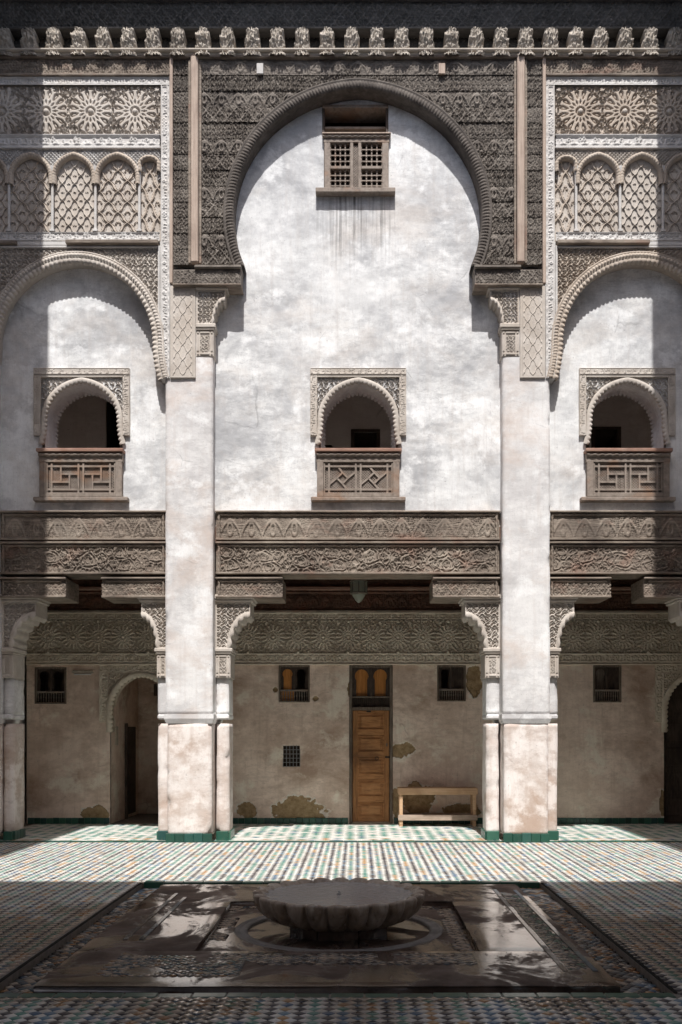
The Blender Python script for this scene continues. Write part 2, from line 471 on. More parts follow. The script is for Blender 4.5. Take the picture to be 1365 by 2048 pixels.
def mat_wood(name, base, dark, light, tint=None, grain=(2, 8, 30), rough=.7, spec=.25, objspace=False, bstr=.3):
    t = NT(name); p = t.pos(); pg = t.obj(grain) if objspace else t.pos(grain)
    g = t.noise(pg, 1.6, 7, .65, .6)
    c = t.ramp(g, [(.25, dark), (.5, base), (.78, light)])
    w = t.noise(p, 2.2, 7, .65, .6); c = t.mix(t.ramp(w, [(.5, 0), (.7, .65)]), c, light)
    w2 = t.noise(p, 1.3, 6, .6, .3); c = t.mix(t.ramp(w2, [(.52, 0), (.68, .7)]), c, dark)
    if tint: c = t.mix(t.ramp(t.noise(t.pos((1, 1, 1.6)), 1.9, 5, .6, .5), [(.54, 0), (.68, .6)]), c, tint)
    return t.out(c, rough, spec, g, bstr, .006)

def mat_glaze(name, col, col2, wet=True, rough=.42, jitter=.35):
    """glazed floor tile, splashed wet round the fountain"""
    t = NT(name); p = t.pos(); g = t.n('ShaderNodeNewGeometry'); oi = t.n('ShaderNodeObjectInfo')
    rnd = t.math('FRACT', t.math('ADD', g.outputs['Random Per Island'], oi.outputs['Random']))
    c = t.mix(rnd, col, col2)
    c = t.mix(t.ramp(t.noise(p, 2.0, 6, .7, .5), [(.5, 0), (.75, .5)]), c, (.20, .155, .115))
    c = t.mix(t.ramp(t.noise(p, 55, 3, .6), [(.55, 0), (.8, .5)]), c, (.13, .105, .085))
    sp = t.n('ShaderNodeSeparateXYZ'); t.t.links.new(g.outputs['Position'], sp.inputs[0])
    dx = t.math('MULTIPLY', t.math('ADD', sp.outputs[0], .16), .62); dy = t.math('ADD', sp.outputs[1], 5.9)
    r = t.math('SQRT', t.math('ADD', t.math('MULTIPLY', dx, dx), t.math('MULTIPLY', dy, dy)))
    nz = t.noise(t.pos((1, .7, 1)), 1.1, 6, .62, .5)
    w = t.ramp(t.math('ADD', t.math('MULTIPLY', r, .28), t.math('MULTIPLY', nz, .75)), [(.85, 1), (1.18, 0)])
    c = t.mix(w, c, t.mix(1.0, c, (.50, .40, .32), 'MULTIPLY'))
    sl = t.noise(t.pos((1, .55, 1)), 1.6, 6, .6, .8)
    rg = t.math('ADD', t.math('MULTIPLY', t.math('SUBTRACT', 1.0, w), rough), t.math('MULTIPLY', w, t.ramp(sl, [(.45, .05), (.55, .16), (.61, .55)])))
    bm = t.noise(p, 26, 4, .6)
    return t.out(c, rg, .35, bm, .12, .004)

M = {}
M['white'] = mat_plaster('white_limewash', (.80, .80, .795), (.42, .422, .435), (.58, .50, .435), .40, streak=True)
M['pier'] = mat_plaster('pier_limewash', (.81, .795, .785), (.53, .515, .515), (.55, .44, .375), .65)
M['pierlow'] = mat_plaster('pier_base_plaster', (.78, .73, .70), (.56, .46, .405), (.44, .31, .235), .8, sc=1.0, whw=.50)
M['gallery'] = mat_plaster('gallery_plaster', (.88, .725, .62), (.62, .475, .385), (.36, .235, .165), .8)
M['gallery_pale'] = mat_plaster('fresh_plaster_edge', (.80, .73, .66), (.68, .60, .53), (.5, .4, .32), .4)
M['room'] = mat_plaster('room_plaster', (.80, .74, .70), (.68, .62, .58), (.5, .42, .36), .4)
def mat_earth():
    t = NT('bare_earth_render'); p = t.pos()
    c = t.ramp(t.noise(p, 14, 6, .7), [(.3, (.24, .165, .09)), (.55, (.40, .285, .165)), (.8, (.54, .42, .27))])
    return t.out(c, .95, .1, t.noise(p, 30, 6, .7), .8, .02)
M['earth'] = mat_earth()
M['stucco'] = mat_stucco('carved_stucco', (.58, .53, .48), (.40, .35, .305), (.50, .43, .36))
M['stucco_white'] = mat_stucco('carved_stucco_limewashed', (.64, .62, .60), (.47, .445, .425), (.50, .44, .39))
M['stucco_warm'] = mat_stucco('carved_stucco_ochre', (.52, .445, .375), (.34, .28, .23), (.56, .51, .46))
M['stucco_grey'] = mat_stucco('carved_stucco_gallery', (.80, .72, .60), (.60, .52, .42), (.58, .48, .36))
M['cedar_dark'] = mat_wood('weathered_dark_cedar', (.165, .14, .12), (.075, .062, .054), (.31, .275, .24), None, (2.5, 8, 26), .75)
M['cedar_arch'] = mat_wood('dark_cedar_arch', (.095, .08, .07), (.05, .042, .037), (.17, .148, .13), None, (8, 8, 8), .75)
M['cedar_grey'] = mat_wood('weathered_grey_cedar', (.23, .185, .15), (.075, .06, .05), (.40, .345, .285), (.27, .165, .125), (2.5, 8, 26), .75)
M['cedar_eave'] = mat_wood('dark_grey_cedar', (.11, .105, .10), (.055, .053, .052), (.18, .17, .165), None, (2.5, 8, 26), .75)  # dark neutral grey cedar of the eaves
M['cedar_bracket'] = mat_wood('pale_cedar_bracket', (.48, .425, .365), (.30, .26, .22), (.57, .51, .445), None, (6, 8, 10), .8)
M['batten'] = mat_wood('pink_cedar_batten', (.42, .33, .27), (.26, .19, .155), (.52, .42, .35), None, (26, 8, 1.2), .75)
M['joinery'] = mat_wood('window_joinery', (.25, .205, .172), (.13, .102, .085), (.36, .305, .26), (.30, .16, .09), (10, 8, 10), .7)
M['door'] = mat_wood('varnished_door', (.42, .19, .07), (.11, .045, .018), (.56, .30, .13), None, (3, 6, 24), .5, .35)
M['door_stile'] = mat_wood('varnished_door_stile', (.40, .18, .065), (.10, .042, .016), (.52, .27, .115), None, (24, 6, 2.0), .5, .35)
M['door_frame'] = mat_wood('worn_door_frame', (.15, .115, .09), (.07, .05, .04), (.30, .26, .215), None, (24, 6, 2.0), .7)
M['shutter'] = mat_wood('orange_shutter', (.54, .22, .055), (.28, .105, .026), (.64, .30, .09), None, (24, 6, 2.0), .5, .3)
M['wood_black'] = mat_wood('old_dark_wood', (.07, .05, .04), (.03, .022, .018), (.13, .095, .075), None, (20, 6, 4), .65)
M['painted'] = mat_wood('painted_ceiling_wood', (.14, .075, .052), (.06, .036, .028), (.24, .145, .10), (.22, .08, .05), (3, 6, 20), .7)
M['pine'] = mat_wood('raw_pine', (.58, .37, .22), (.38, .22, .12), (.70, .49, .32), None, (1.6, 20, 26), .65, .3)
M['pine_grey'] = mat_wood('worn_pine', (.42, .32, .25), (.26, .19, .145), (.52, .42, .34), None, (1.6, 20, 26), .75)
def mat_simple(name, c, rough=.5, spec=.5, **kw):
    t = NT(name); p = t.pos()
    cc = t.ramp(t.noise(p, 20, 4, .6), [(.3, tuple(x*.75 for x in c)), (.7, tuple(min(.9, x*1.15) for x in c))])
    return t.out(cc, rough, spec, t.noise(p, 60, 3, .6), .15, .003, **kw)
M['iron'] = mat_simple('black_iron', (.03, .028, .026), .5, .5, Metallic=.6)
M['grille'] = mat_simple('grey_iron_bars', (.33, .31, .30), .6, .4)
M['fixture'] = mat_simple('cream_lamp_casing', (.50, .44, .36), .5, .4)
M['lead'] = mat_simple('lantern_metal', (.16, .14, .11), .5, .5, Metallic=.3)
M['shadow_line'] = mat_simple('painted_shadow_line', (.018, .016, .014), .85, .1)  # near-black colour paints the recess shadow along the channel edges
M['grout'] = mat_simple('dark_grout', (.24, .21, .18), .8, .2)
def mat_green():
    t = NT('green_glazed_tile'); oi = t.n('ShaderNodeObjectInfo'); p = t.pos()
    c = t.ramp(oi.outputs['Random'], [(0, (.012, .052, .038)), (.45, (.024, .10, .068)), (.7, (.018, .07, .066)), (1, (.05, .15, .10))])
    c = t.mix(t.ramp(t.noise(p, 22, 5, .65), [(.55, 0), (.8, .6)]), c, (.09, .09, .06))
    return t.out(c, .28, .5, t.noise(p, 18, 4, .6), .25, .006)
M['green'] = mat_green()
M['t_white'] = mat_glaze('white_zellige', (.82, .80, .75), (.66, .63, .57))
M['t_black'] = mat_glaze('dark_zellige', (.045, .042, .05), (.11, .095, .095))
M['t_ochre'] = mat_glaze('ochre_zellige', (.42, .22, .09), (.54, .36, .19))
M['t_green'] = mat_glaze('green_zellige', (.09, .25, .20), (.23, .40, .34))
M['t_blue'] = mat_glaze('blue_zellige', (.08, .14, .24), (.17, .27, .34))
M['t_pale'] = mat_glaze('pale_blue_zellige', (.30, .37, .44), (.42, .45, .47))
def mat_marble():
    t = NT('wet_worn_marble'); p = t.pos()
    c = t.ramp(t.noise(p, 1.6, 8, .68, .6), [(.32, (.04, .026, .021)), (.48, (.085, .057, .045)), (.6, (.15, .108, .088)), (.75, (.27, .22, .185))])
    c = t.mix(t.ramp(t.noise(p, 30, 4, .6), [(.5, 0), (.8, .5)]), c, (.09, .07, .058))
    film = t.noise(t.pos((1, .7, 1)), 1.5, 9, .68, .8)
    r = t.ramp(film, [(.40, .06), (.48, .16), (.53, .6), (.7, .85)])
    hg = t.math('ADD', t.noise(p, 5, 5, .55, .3), t.math('MULTIPLY', t.noise(p, 45, 4, .6), .3))
    wet = t.ramp(film, [(.46, 1), (.535, 0)])
    return t.out(c, r, t.ramp(film, [(.48, .5), (.53, .12)]), hg, .16, .02, **{'Coat Weight': wet, 'Coat Roughness': t.ramp(t.noise(t.pos((1, .8, 1)), 6, 6, .7), [(.35, .05), (.65, .26)]), 'Coat IOR': 1.5})
M['marble'] = mat_marble()
def mat_basin():
    t = NT('old_marble_basin'); p = t.pos()
    c = t.ramp(t.noise(t.pos((2, 2, 1)), 4, 7, .65, .5), [(.3, (.18, .13, .09)), (.5, (.40, .32, .25)), (.72, (.64, .58, .51))])
    c = t.mix(t.ramp(t.noise(t.pos((9, 9, 1.2)), 2, 5, .6), [(.52, 0), (.72, .7)]), c, (.12, .085, .06))
    return t.out(c, t.ramp(t.noise(p, 6, 4, .6), [(.4, .2), (.65, .6)]), .5, t.noise(p, 30, 5, .6), .35, .01)
M['basin'] = mat_basin()
def mat_water(name, tint, deep, scale, strg):
    t = NT(name); p = t.pos()
    return t.out(deep, .03, .5, t.noise(p, scale, 4, .55, .8), strg, .02, **{'IOR': 1.33})
M['water'] = mat_water('rippled_water', None, (.42, .415, .41), 14, .5)
M['water_dark'] = mat_water('muddy_water', None, (.20, .145, .10), 9, .25)
M['ring'] = mat_stucco('pale_marble_ring', (.27, .25, .23), (.14, .125, .11), (.18, .145, .12))
def mat_lglass():
    t = NT('frosted_lantern_glass'); return t.out((.45, .47, .38), .35, .5, None, **{'Transmission Weight': .5, 'Alpha': 1.0})
M['lglass'] = mat_lglass()
M['ground'] = mat_simple('earth_ground', (.22, .18, .14), .9, .2)
M['rooftile'] = mat_simple('green_roof_tile', (.06, .13, .09), .5, .4)
M['rail_red'] = mat_wood('reddish_rail', (.30, .17, .125), (.17, .095, .075), (.42, .29, .23), None, (2, 8, 26), .65)
# ================================================================== the setting: ground and floors
def sheet(name, rects, z, mat, parent=None, kind='structure', thick=.05):
    mb = MB()
    for x0, x1, y0, y1 in rects: mb.box(x0, x1, y0, y1, z-thick, z, .001)
    return mb.build(name, mat, parent, kind=kind)
sheet('ground', [(-60, 60, -60, 60)], -.35, M['ground'])
PL, PR, PF, PB = -2.18, 1.85, -7.36, -3.40             # the sunken square round the fountain
floor = sheet('floor', [(-5.6, PL, -13.5, .10), (PR, 5.6, -13.5, .10), (PL, PR, -13.5, PF), (PL, PR, PB, .10)], -.008, M['grout'], thick=.3)
gfloor = sheet('gallery_floor', [(-5.6, 5.6, .20, 6.0)], -.008, M['grout'], thick=.3)

def diamonds(cx, cy, a, ax=None, gap=.0011, z=0.0, rng=None):
    """bulk diamond tiles -> V, F (5 quads each)"""
    n = len(cx); rng = rng or np.random.default_rng(3)
    ax = ax or a
    tx = rng.normal(0, .007, n); ty = rng.normal(0, .007, n); dz = rng.normal(0, .0006, n)
    V = np.zeros((n, 8, 3))
    for k, (u, v) in enumerate(((1, 0), (0, 1), (-1, 0), (0, -1))):
        for lev, (sc, zz) in enumerate(((1-2.6*gap/a, 0.0), (1-gap/a, -.0035))):
            i = k+4*lev
            x = u*ax*sc; y = v*a*sc
            V[:, i, 0] = cx+x; V[:, i, 1] = cy+y; V[:, i, 2] = z+zz+dz+tx*x+ty*y-(.004 if lev else 0)
    q = np.array([[0, 1, 2, 3], [4, 5, 1, 0], [5, 6, 2, 1], [6, 7, 3, 2], [7, 4, 0, 3]])
    F = (np.arange(n)[:, None, None]*8+q[None]).reshape(-1, 4)
    return V, F
rng = np.random.default_rng(11)
A = .0396
ii = np.arange(int(-5.5/A), int(5.5/A)+1); jj = np.arange(int(-9.2/A), int(.06/A)+1)
I, J = np.meshgrid(ii, jj); ok = ((I+J) % 2 == 0); I = I[ok]; J = J[ok]
cx = I*A; cy = J*A
ok = ~((cx > PL-.045) & (cx < PR+.045) & (cy > PF-.1) & (cy < PB+.08)) & (cy < .02)
# only where a camera near this one can see the floor
ok &= (np.abs(cx) < 1.3+.47*(cy+D)) & (np.abs(cx) < 5.4)
I = I[ok]; J = J[ok]; cx = cx[ok]; cy = cy[ok]
col = np.zeros(len(I), int)                                            # 0 white
odd = (I % 2 == 0)
grp = (I//2) % 2
rr = rng.random(len(I)); run = ((J//8+I*3) % 5)
col[odd & (grp == 0)] = 1
mixc = np.where(run < 1, 2, np.where(run < 4, 3, 4))
mixc = np.where(rr < .25, rng.integers(2, 5, len(I)), mixc)
sel = odd & (grp == 1); col[sel] = mixc[sel]
sw = odd & (grp == 0) & (rr < .18); col[sw] = 4
order = np.argsort(np.hypot(cx, cy+D))
vis = order[(np.abs(cx[order]+.02) < (682/FPX)*(cy[order]+D)) & ((cy[order]+D) > 4.83)]
near = vis[:300]; far = np.setdiff1d(np.arange(len(I)), near)
tm = [M['t_white'], M['t_black'], M['t_ochre'], M['t_green'], M['t_blue']]
V, F = diamonds(cx[far], cy[far], A, rng=rng)
link(mesh_np('floor_tiles', V.reshape(-1, 3), F, tm, False, np.repeat(col[far], 5)), 'floor_tiles', floor, (0, 0, 0), 'stuff')
tile_me = []
for k in range(5):
    V, F = diamonds(np.zeros(1), np.zeros(1), A, rng=np.random.default_rng(50+k))
    tile_me.append(mesh_np('floor_tile', V.reshape(-1, 3), F, tm[k]))
for t in near:
    o = link(tile_me[col[t]], 'floor_tile', floor, (cx[t], cy[t], random.uniform(-.0006, .0006)))
    o.rotation_euler = (random.gauss(0, .01), random.gauss(0, .01), random.choice((0, pi/2, pi)))
# green edging row in front of the gallery, then the gallery's green and white zigzag
mb = MB(); mb.box(0, .196, 0, .10, -.02, .004, .004); edge_me = mb.mesh('edging_tile', M['green'])
for i in range(52): 
    o = link(edge_me, 'edging_tile', floor, (-5.2+i*.2, .10+random.uniform(-.002, .002), random.uniform(-.003, .002)))
gx = np.arange(-5.3, 5.3, .17); gy = np.arange(.24, 2.62, .05)
GX, GY = np.meshgrid(gx, gy); row = np.round((GY-.24)/.05).astype(int)
GX = GX+np.where(row % 2 == 0, 0, .085)
V, F = diamonds(GX.ravel(), GY.ravel(), .05, .085, rng=rng); n = GX.size
cc = np.where((row % 2) == 0, 0, 1).ravel(); rr = rng.random(n); cc = np.where((cc == 1) & (rr < .25), 0, cc); cc = np.where((cc == 1) & (rr > .93), 2, cc)
cc = np.where((row.ravel() < 6) & (cc == 1) & (rr > .6), 3, cc)
link(mesh_np('zigzag_tiles', V.reshape(-1, 3), F, [M['t_white'], M['t_green'], M['t_blue'], M['t_ochre']], False, np.repeat(cc, 5)), 'zigzag_tiles', gfloor, (0, 0, 0), 'stuff')

# ================================================================== gallery: walls, ceiling
GW = 2.6                                              # wall plane behind the piers
gz = lambda p: PZ(p, GW)
gxw = lambda p: PX(p, GW)
mb = MB(); mb.box(-5.6, 5.6, .2, 6.0, 4.2, 4.4, .002); ceil = mb.build('gallery_ceiling', M['painted'], kind='structure')
for i in range(24):
    mb = MB(); x = -5.3+i*.46; mb.box(x, x+.11, .62, 2.6, 4.06, 4.2, .01); mb.build('ceiling_joist', M['painted'], ceil)
def blobs(L, seed):
    def f(X, Z):
        h = np.zeros_like(X); rg = np.zeros_like(X)
        for (cx_, cz_, a, b) in L:
            d = np.hypot((X-cx_)/a, (Z-cz_)/b)+.85*(fbm(X, Z, .16, seed)-.5)+.3*(fbm(X, Z, .04, seed+2)-.5)
            h = np.maximum(h, ss(1.0, .93, d)); rg = np.maximum(rg, (d < 1.13)*1.0)
        return h, rg
    return f
def rects_out(R, arches=()):
    def f(X, Z):
        k = np.ones_like(X, bool)
        for x0, x1, z0, z1 in R: k &= ~((X > x0) & (X < x1) & (Z > z0) & (Z < z1))
        for a in arches: k &= ~a(X, Z)
        return k
    return f
W_small = {'a': (gxw(70), gxw(133), gz(1408), gz(1335)), 'b': (gxw(558), gxw(620), gz(1405), gz(1331)),
           'c': (gxw(875), gxw(932), gz(1403), gz(1331)), 'd': (gxw(1187), gxw(1243), gz(1405), gz(1331))}
W_door = (gxw(699), gxw(786), 0, gz(1331)); W_grille = (gxw(565), gxw(602), gz(1535), gz(1490))
DLX0, DLX1 = gxw(222), gxw(222)+1.02                  # carved doorway of the side bay
DLC = (DLX0+DLX1)/2; DLR = (DLX1-DLX0)/2; DLZ = gz(1352)-DLR*1.15
DRX0 = gxw(1331); DRX1 = DRX0+1.02; DRC = (DRX0+DRX1)/2
arch_L = inside_arch(DLC, DLZ, DLR, -1, .015, DLR*1.15); arch_R = inside_arch(DRC, DLZ, DLR, -1, .015, DLR*1.15)
inset = lambda r, e=.012: (r[0]+e, r[1]-e, r[2]+e, r[3]-e)
gw = {}
for nm, x0, x1, lab, keep, bl in (
    ('c', -2.35, 2.35, 'stained brown plaster wall under the gallery, behind the door and bench',
     rects_out([inset(W_small['b']), inset(W_small['c']), inset((W_door[0], W_door[1], -.3, W_door[3])), inset(W_grille)]),
     [(gxw(597), gz(1624), .42, .24), (gxw(494), gz(1622), .17, .15), (gxw(800), gz(1505), .17, .14), (gxw(818), gz(1497), .10, .10), (gxw(838), gz(1600), .24, .28),
      (gxw(793), gz(1610), .08, .30), (gxw(925), gz(1625), .36, .14), (gxw(948), gz(1362), .13, .30), (gxw(700), gz(1380), .035, .12), (gxw(632), gz(1398), .05, .05), (gxw(552), gz(1380), .045, .05)]),
    ('l', -5.5, -2.35, 'stained plaster gallery wall pierced by the arched passage',
     rects_out([inset(W_small['a'])], [arch_L]), [(gxw(188), gz(1628), .20, .12), (gxw(208), gz(1632), .08, .08)]),
    ('r', 2.35, 5.5, 'stained plaster gallery wall with one twin window and a dark doorway at its end',
     rects_out([inset(W_small['d'])], [arch_R]), [(gxw(1326), gz(1610), .05, .25)])):
    w = thing('gallery_wall', lab, 'wall', ((x0+x1)/2, GW, 0))
    gw[nm] = w
    relief('wall_plaster', x0, x1, 0, gz(1328), GW, None, 0, [M['gallery'], M['earth'], M['gallery_pale']], w, res=.0125, keep=keep, rough=.010, patch=blobs(bl, 5+ord(nm)))
    # carved stucco frieze above
    z0, z1, z2, z3 = gz(1328), gz(1307), gz(1241), gz(1226)
    fr = relief('stucco_frieze', x0, x1, z1, z2, GW-.03, p_rosettes(gxw(647), (z1+z2)/2, .205, .415, 16, .07), .038, M['stucco_grey'], w, .0105)
    relief('script_band', x0, x1, z0, z1-.006, GW-.045, p_script(z0, z1, 3), .022, M['stucco_grey'], w, .011)
    relief('script_band', x0, x1, z2+.006, z3, GW-.04, p_script(z2, z3, 8), .022, M['stucco_grey'], w, .011)
    mb = MB()
    mb.box(x0, x1, GW-.06, GW, z0-.018, z0, .006); mb.build('frieze_moulding', M['stucco_grey'], w)
    for i in range(-7, 7):
        for (ox, oz) in ((0, .5), (.5, .97), (.5, .03)):
            bx = gxw(647)+(i+ox)*.83; bz = z1+(z2-z1)*oz
            if x0 < bx < x1:
                mb = MB(); mb.lathe([(.03, 0), (.028, .012), (.02, .026), (.001, .032)], (0, 0, 0), 10)
                mb.v = [(a, -c, b) for a, b, c in mb.v]
                link(mb.mesh('frieze_boss', M['stucco_grey'], True), 'frieze_boss', w, (bx, GW-.03, bz))
    # painted timber frieze
    zl = [gz(1222), gz(1190), gz(1184), gz(1177), 4.2]
    relief('painted_frieze', x0, x1, zl[0], zl[1], GW-.10, p_niches(.21, zl[0], zl[1], .1, 0, 4, .07), .022, M['painted'], w, .012)
    relief('painted_frieze', x0, x1, zl[3], zl[4], GW-.16, p_arab(.16, .2, 0, 5), .02, M['painted'], w, .014)
    mb = MB(); mb.box(x0, x1, GW-.13, GW, zl[0]-.035, zl[0], .008); mb.build('timber_ledge', M['cedar_grey'], w)
    mb = MB(); mb.box(x0, x1, GW-.22, GW, zl[2], zl[3], .01); mb.build('timber_ledge', M['rail_red'], w)
    mb = MB(); rope(mb, (x0, zl[2]-.028), (x1, zl[2]-.028), .025, GW-.14, .12, .02); mb.build('rope_moulding', M['painted'], w, True)

mb = MB(); mb.box(0, .1035, -.018, .03, 0, .10, .005); skirt_me = mb.mesh('skirting_tile', M['green'])
def skirting(w, x0, x1, y):
    n = max(1, int(round((x1-x0)/.106)))
    for i in range(n):
        o = link(skirt_me, 'skirting_tile', w, (x0+(x1-x0)*i/n+.001, y+random.uniform(-.002, .002), random.uniform(-.002, .002)))
        o.scale = ((x1-x0)/n/.106, 1, random.uniform(.97, 1.02))
skirting(gw['c'], -2.2, W_door[0]-.02, GW); skirting(gw['c'], W_door[1]+.02, 2.2, GW)
skirting(gw['l'], -5.48, DLX0-.02, GW); skirting(gw['r'], 2.4, DRX0-.02, GW)

# arched passage: inside walls, floor, side door
pas = thing('arched_passage', 'dim plastered passage behind the carved arch, with a narrow dark door', 'passage', (DLC, 3.4, 0))
yb = 4.5
relief('passage_back_wall', DLX0-.01, DLX1+.6, 0, 2.8, yb, None, 0, M['gallery'], pas, .06, rough=.01)
for nm, x in (('passage_side_wall', DLX0), ('passage_side_wall', DLX1+.03)):
    mb = MB(); n = 24; vs = []; fs = []
    for i in range(n+1):
        for j in range(31):
            y = GW+.012+(yb-GW)*i/n; z = 2.8*j/30
            vs.append((x+mnoise.noise(Vector((y*3, z*3, x)))*.008, y, z))
    for i in range(n):
        for j in range(30): fs.append((i*31+j, (i+1)*31+j, (i+1)*31+j+1, i*31+j+1))
    mb.add(vs, fs).build(nm, M['gallery'], pas, True)
mb = MB(); mb.box(DLX0-.1, DLX1+.7, GW+.02, yb, 2.8, 2.86); mb.build('passage_ceiling', M['gallery'], pas)
mb = MB(); mb.box(DLX0+.002, DLX0+.03, 3.55, 4.2, .06, 1.62, .006); sd = mb.build('side_door', M['wood_black'], pas)
mb = MB(); mb.box(DLX0+.002, DLX0+.05, 3.49, 3.55, .0, 1.68, .006); mb.build('door_post', M['wood_black'], sd)
mb = MB(); mb.box(DLX0+.002, DLX0+.02, 2.85, 3.0, 1.30, 1.62, .004); mb.build('meter_box', M['fixture'], pas)
mb = MB(); mb.box(DLX0+.3, DLX0+.36, yb-.04, yb, 2.2, 2.42); mb.build('vent_slot', M['wood_black'], pas)

def carved_doorway(name, label, cx, both, mat):
    """stucco alfiz and lobed arch round a doorway in the gallery wall"""
    t = thing(name, label, 'doorway', (cx, GW, 0))
    zt = gz(1329); zleg = gz(1443); w = .16
    xo = cx-DLR-.02; hw = DLR+.02
    relief('arch_spandrel', cx-hw, cx+hw, DLZ, zt-.15, GW-.035, p_arab(.17, .26, 0, 4), .03, M['stucco_grey'], t, .01,
           keep=lambda X, Z: ~inside_arch(cx, DLZ, DLR, -1, .0, DLR*1.15)(X, Z))
    relief('script_band', cx-hw-w, cx+hw+w, zt-.14, zt-.004, GW-.05, p_script(zt-.14, zt, 5), .025, M['stucco_grey'], t, .011)
    for s in (-1, 1):
        x0, x1 = sorted((cx+s*(hw+.012), cx+s*(hw+w)))
        relief('script_band', x0, x1, zleg, zt-.145, GW-.05, p_script(0, 1, 6, True, x0, x1), .025, M['stucco_grey'], t, .011)
        mb = MB(); mb.box(x0, x1, GW-.045, GW+.02, zleg-.02, zleg); mb.build('band_foot', M['stucco_grey'], t)
    path = arch_path(cx, DLZ, DLR, DLZ-.35, 0, 0, .014, DLR*1.15)
    mb = MB(); mb.sweep(path, lambda i, s: [(.07, GW-.03), (.065, GW-.055), (.03, GW-.06), (-.012-.022*abs(sin(pi*s/.075)), GW-.05), (-.012-.022*abs(sin(pi*s/.075)), GW+.05), (.0, GW+.06), (.0, GW+.3)])
    mb.build('lobed_arch', M['stucco_grey'], t, True)
    return t
carved_doorway('carved_doorway', 'stucco framed lobed arch doorway into the passage beside the tall pier', DLC, True, None)
t = carved_doorway('carved_doorway', 'stucco framed arch doorway closed by a dark door, half out of frame', DRC, True, None)
mb = MB(); mb.box(DRX0-.05, DRX1+.05, GW+.18, GW+.22, 0, 2.5); d = mb.build('door_leaf', M['wood_black'], t)
for i in range(5):
    mb = MB(); mb.box(DRX0+.06, DRX1-.06, GW+.165, GW+.185, .12+i*.42, .42+i*.42, .01); mb.build('door_panel', M['wood_black'], d)

# ---- small twin windows under the frieze
def spandrel_board(name, x0, x1, z0, z1, y, mat, parent, n=2, th=.02, gapb=.0):
    w = (x1-x0)/n
    def keep(X, Z):
        u = ((X-x0) % w)-w/2; r = w*.36; zc = z1-r-.03
        hole = ((np.hypot(u, Z-zc) < r) & (Z > zc-.6*r)) | ((np.abs(u) < r*.80) & (Z <= zc-.6*r+.01))
        return ~hole
    return relief(name, x0, x1, z0, z1, y, None, 0, mat, parent, .0055, keep=keep, smooth=False)
def twin_window(r, label, backs):
    x0, x1, z0, z1 = r
    t = thing('twin_window', label, 'window', ((x0+x1)/2, GW, z0), 'small wooden windows under the gallery frieze')
    f = .028; y = GW+.01
    for a in ((x0, x0+f, z0, z1), (x1-f, x1, z0, z1)):
        mb = MB(); mb.box(a[0], a[1], y-.03, y+.10, a[2], a[3]); mb.build('frame_post', M['door_frame'], t)
    for a in ((z0, z0+f), (z1-f, z1)):
        mb = MB(); mb.box(x0+f, x1-f, y-.028, y+.10, a[0], a[1]); mb.build('frame_rail', M['door_frame'], t)
    zr = z0+(z1-z0)*.33
    mb = MB(); mb.box(x0+f, x1-f, y-.012, y+.05, zr-.018, zr+.012); mb.build('middle_rail', M['joinery'], t)
    xm = (x0+x1)/2
    mb = MB(); mb.box(xm-.018, xm+.018, y+.0, y+.05, zr+.012, z1-f); mb.build('mullion', M['wood_black'], t)
    spandrel_board('arched_board', x0+f, x1-f, zr+.012, z1-f, y+.025, M['wood_black'], t)
    n = 11; sp = (x1-x0-2*f)/n
    mb = MB(); mb.lathe([(.006, 0), (.010, .02), (.006, .04), (.012, .065), (.006, .09), (.010, .11), (.006, .13)], (0, 0, 0), 6)
    me = mb.mesh('spindle', M['joinery'], True); hz = zr-.018-(z0+f)
    for i in range(n):
        o = link(me, 'spindle', t, (x0+f+sp*(i+.5), y+.02, z0+f)); o.scale = (1, 1, hz/.13)
    for (a, b, mt, dy) in backs:
        mb = MB(); mb.box(x0+f+(x1-x0-2*f)*a, x0+f+(x1-x0-2*f)*b, y+dy, y+dy+.02, z0+.02, z1-.02); mb.build('shutter', M[mt], t)
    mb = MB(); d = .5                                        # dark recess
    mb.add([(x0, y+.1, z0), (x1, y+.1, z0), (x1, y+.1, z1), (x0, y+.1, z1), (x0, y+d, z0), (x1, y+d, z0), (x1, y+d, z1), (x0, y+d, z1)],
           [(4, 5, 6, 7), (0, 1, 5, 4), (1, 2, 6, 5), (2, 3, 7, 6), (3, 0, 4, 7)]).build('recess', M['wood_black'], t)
twin_window(W_small['a'], 'open twin window with black interior, beside the tube lamp', [])
twin_window(W_small['b'], 'twin window with one orange shutter closed, above the iron grille', [(0, .48, 'shutter', .04)])
twin_window(W_small['c'], 'twin window beside the bare brickwork patch, between door and pier', [(.5, 1, 'wood_black', .07)])
twin_window(W_small['d'], 'dark twin window alone on the gallery wall by the end doorway', [(0, .5, 'door_frame', .09), (.5, 1, 'wood_black', .07)])

# ---- iron grille
x0, x1, z0, z1 = W_grille
t = thing('barred_window', 'small square window opening with crossed grey iron bars', 'window', ((x0+x1)/2, GW, z0))
mb = MB(); y = GW
mb.add([(x0, y, z0), (x1, y, z0), (x1, y, z1), (x0, y, z1), (x0, y+.4, z0), (x1, y+.4, z0), (x1, y+.4, z1), (x0, y+.4, z1)],
       [(4, 5, 6, 7), (0, 1, 5, 4), (1, 2, 6, 5), (2, 3, 7, 6), (3, 0, 4, 7)]).build('recess', M['wood_black'], t)
for i in range(6):
    x = x0+.012+(x1-x0-.024)*i/5; mb = MB(); mb.box(x-.005, x+.005, y-.002, y+.008, z0, z1, .002); mb.build('bar', M['grille'], t)
for i in range(6):
    z = z0+.012+(z1-z0-.024)*i/5; mb = MB(); mb.box(x0, x1, y+.009, y+.018, z-.005, z+.005, .002); mb.build('bar', M['grille'], t)

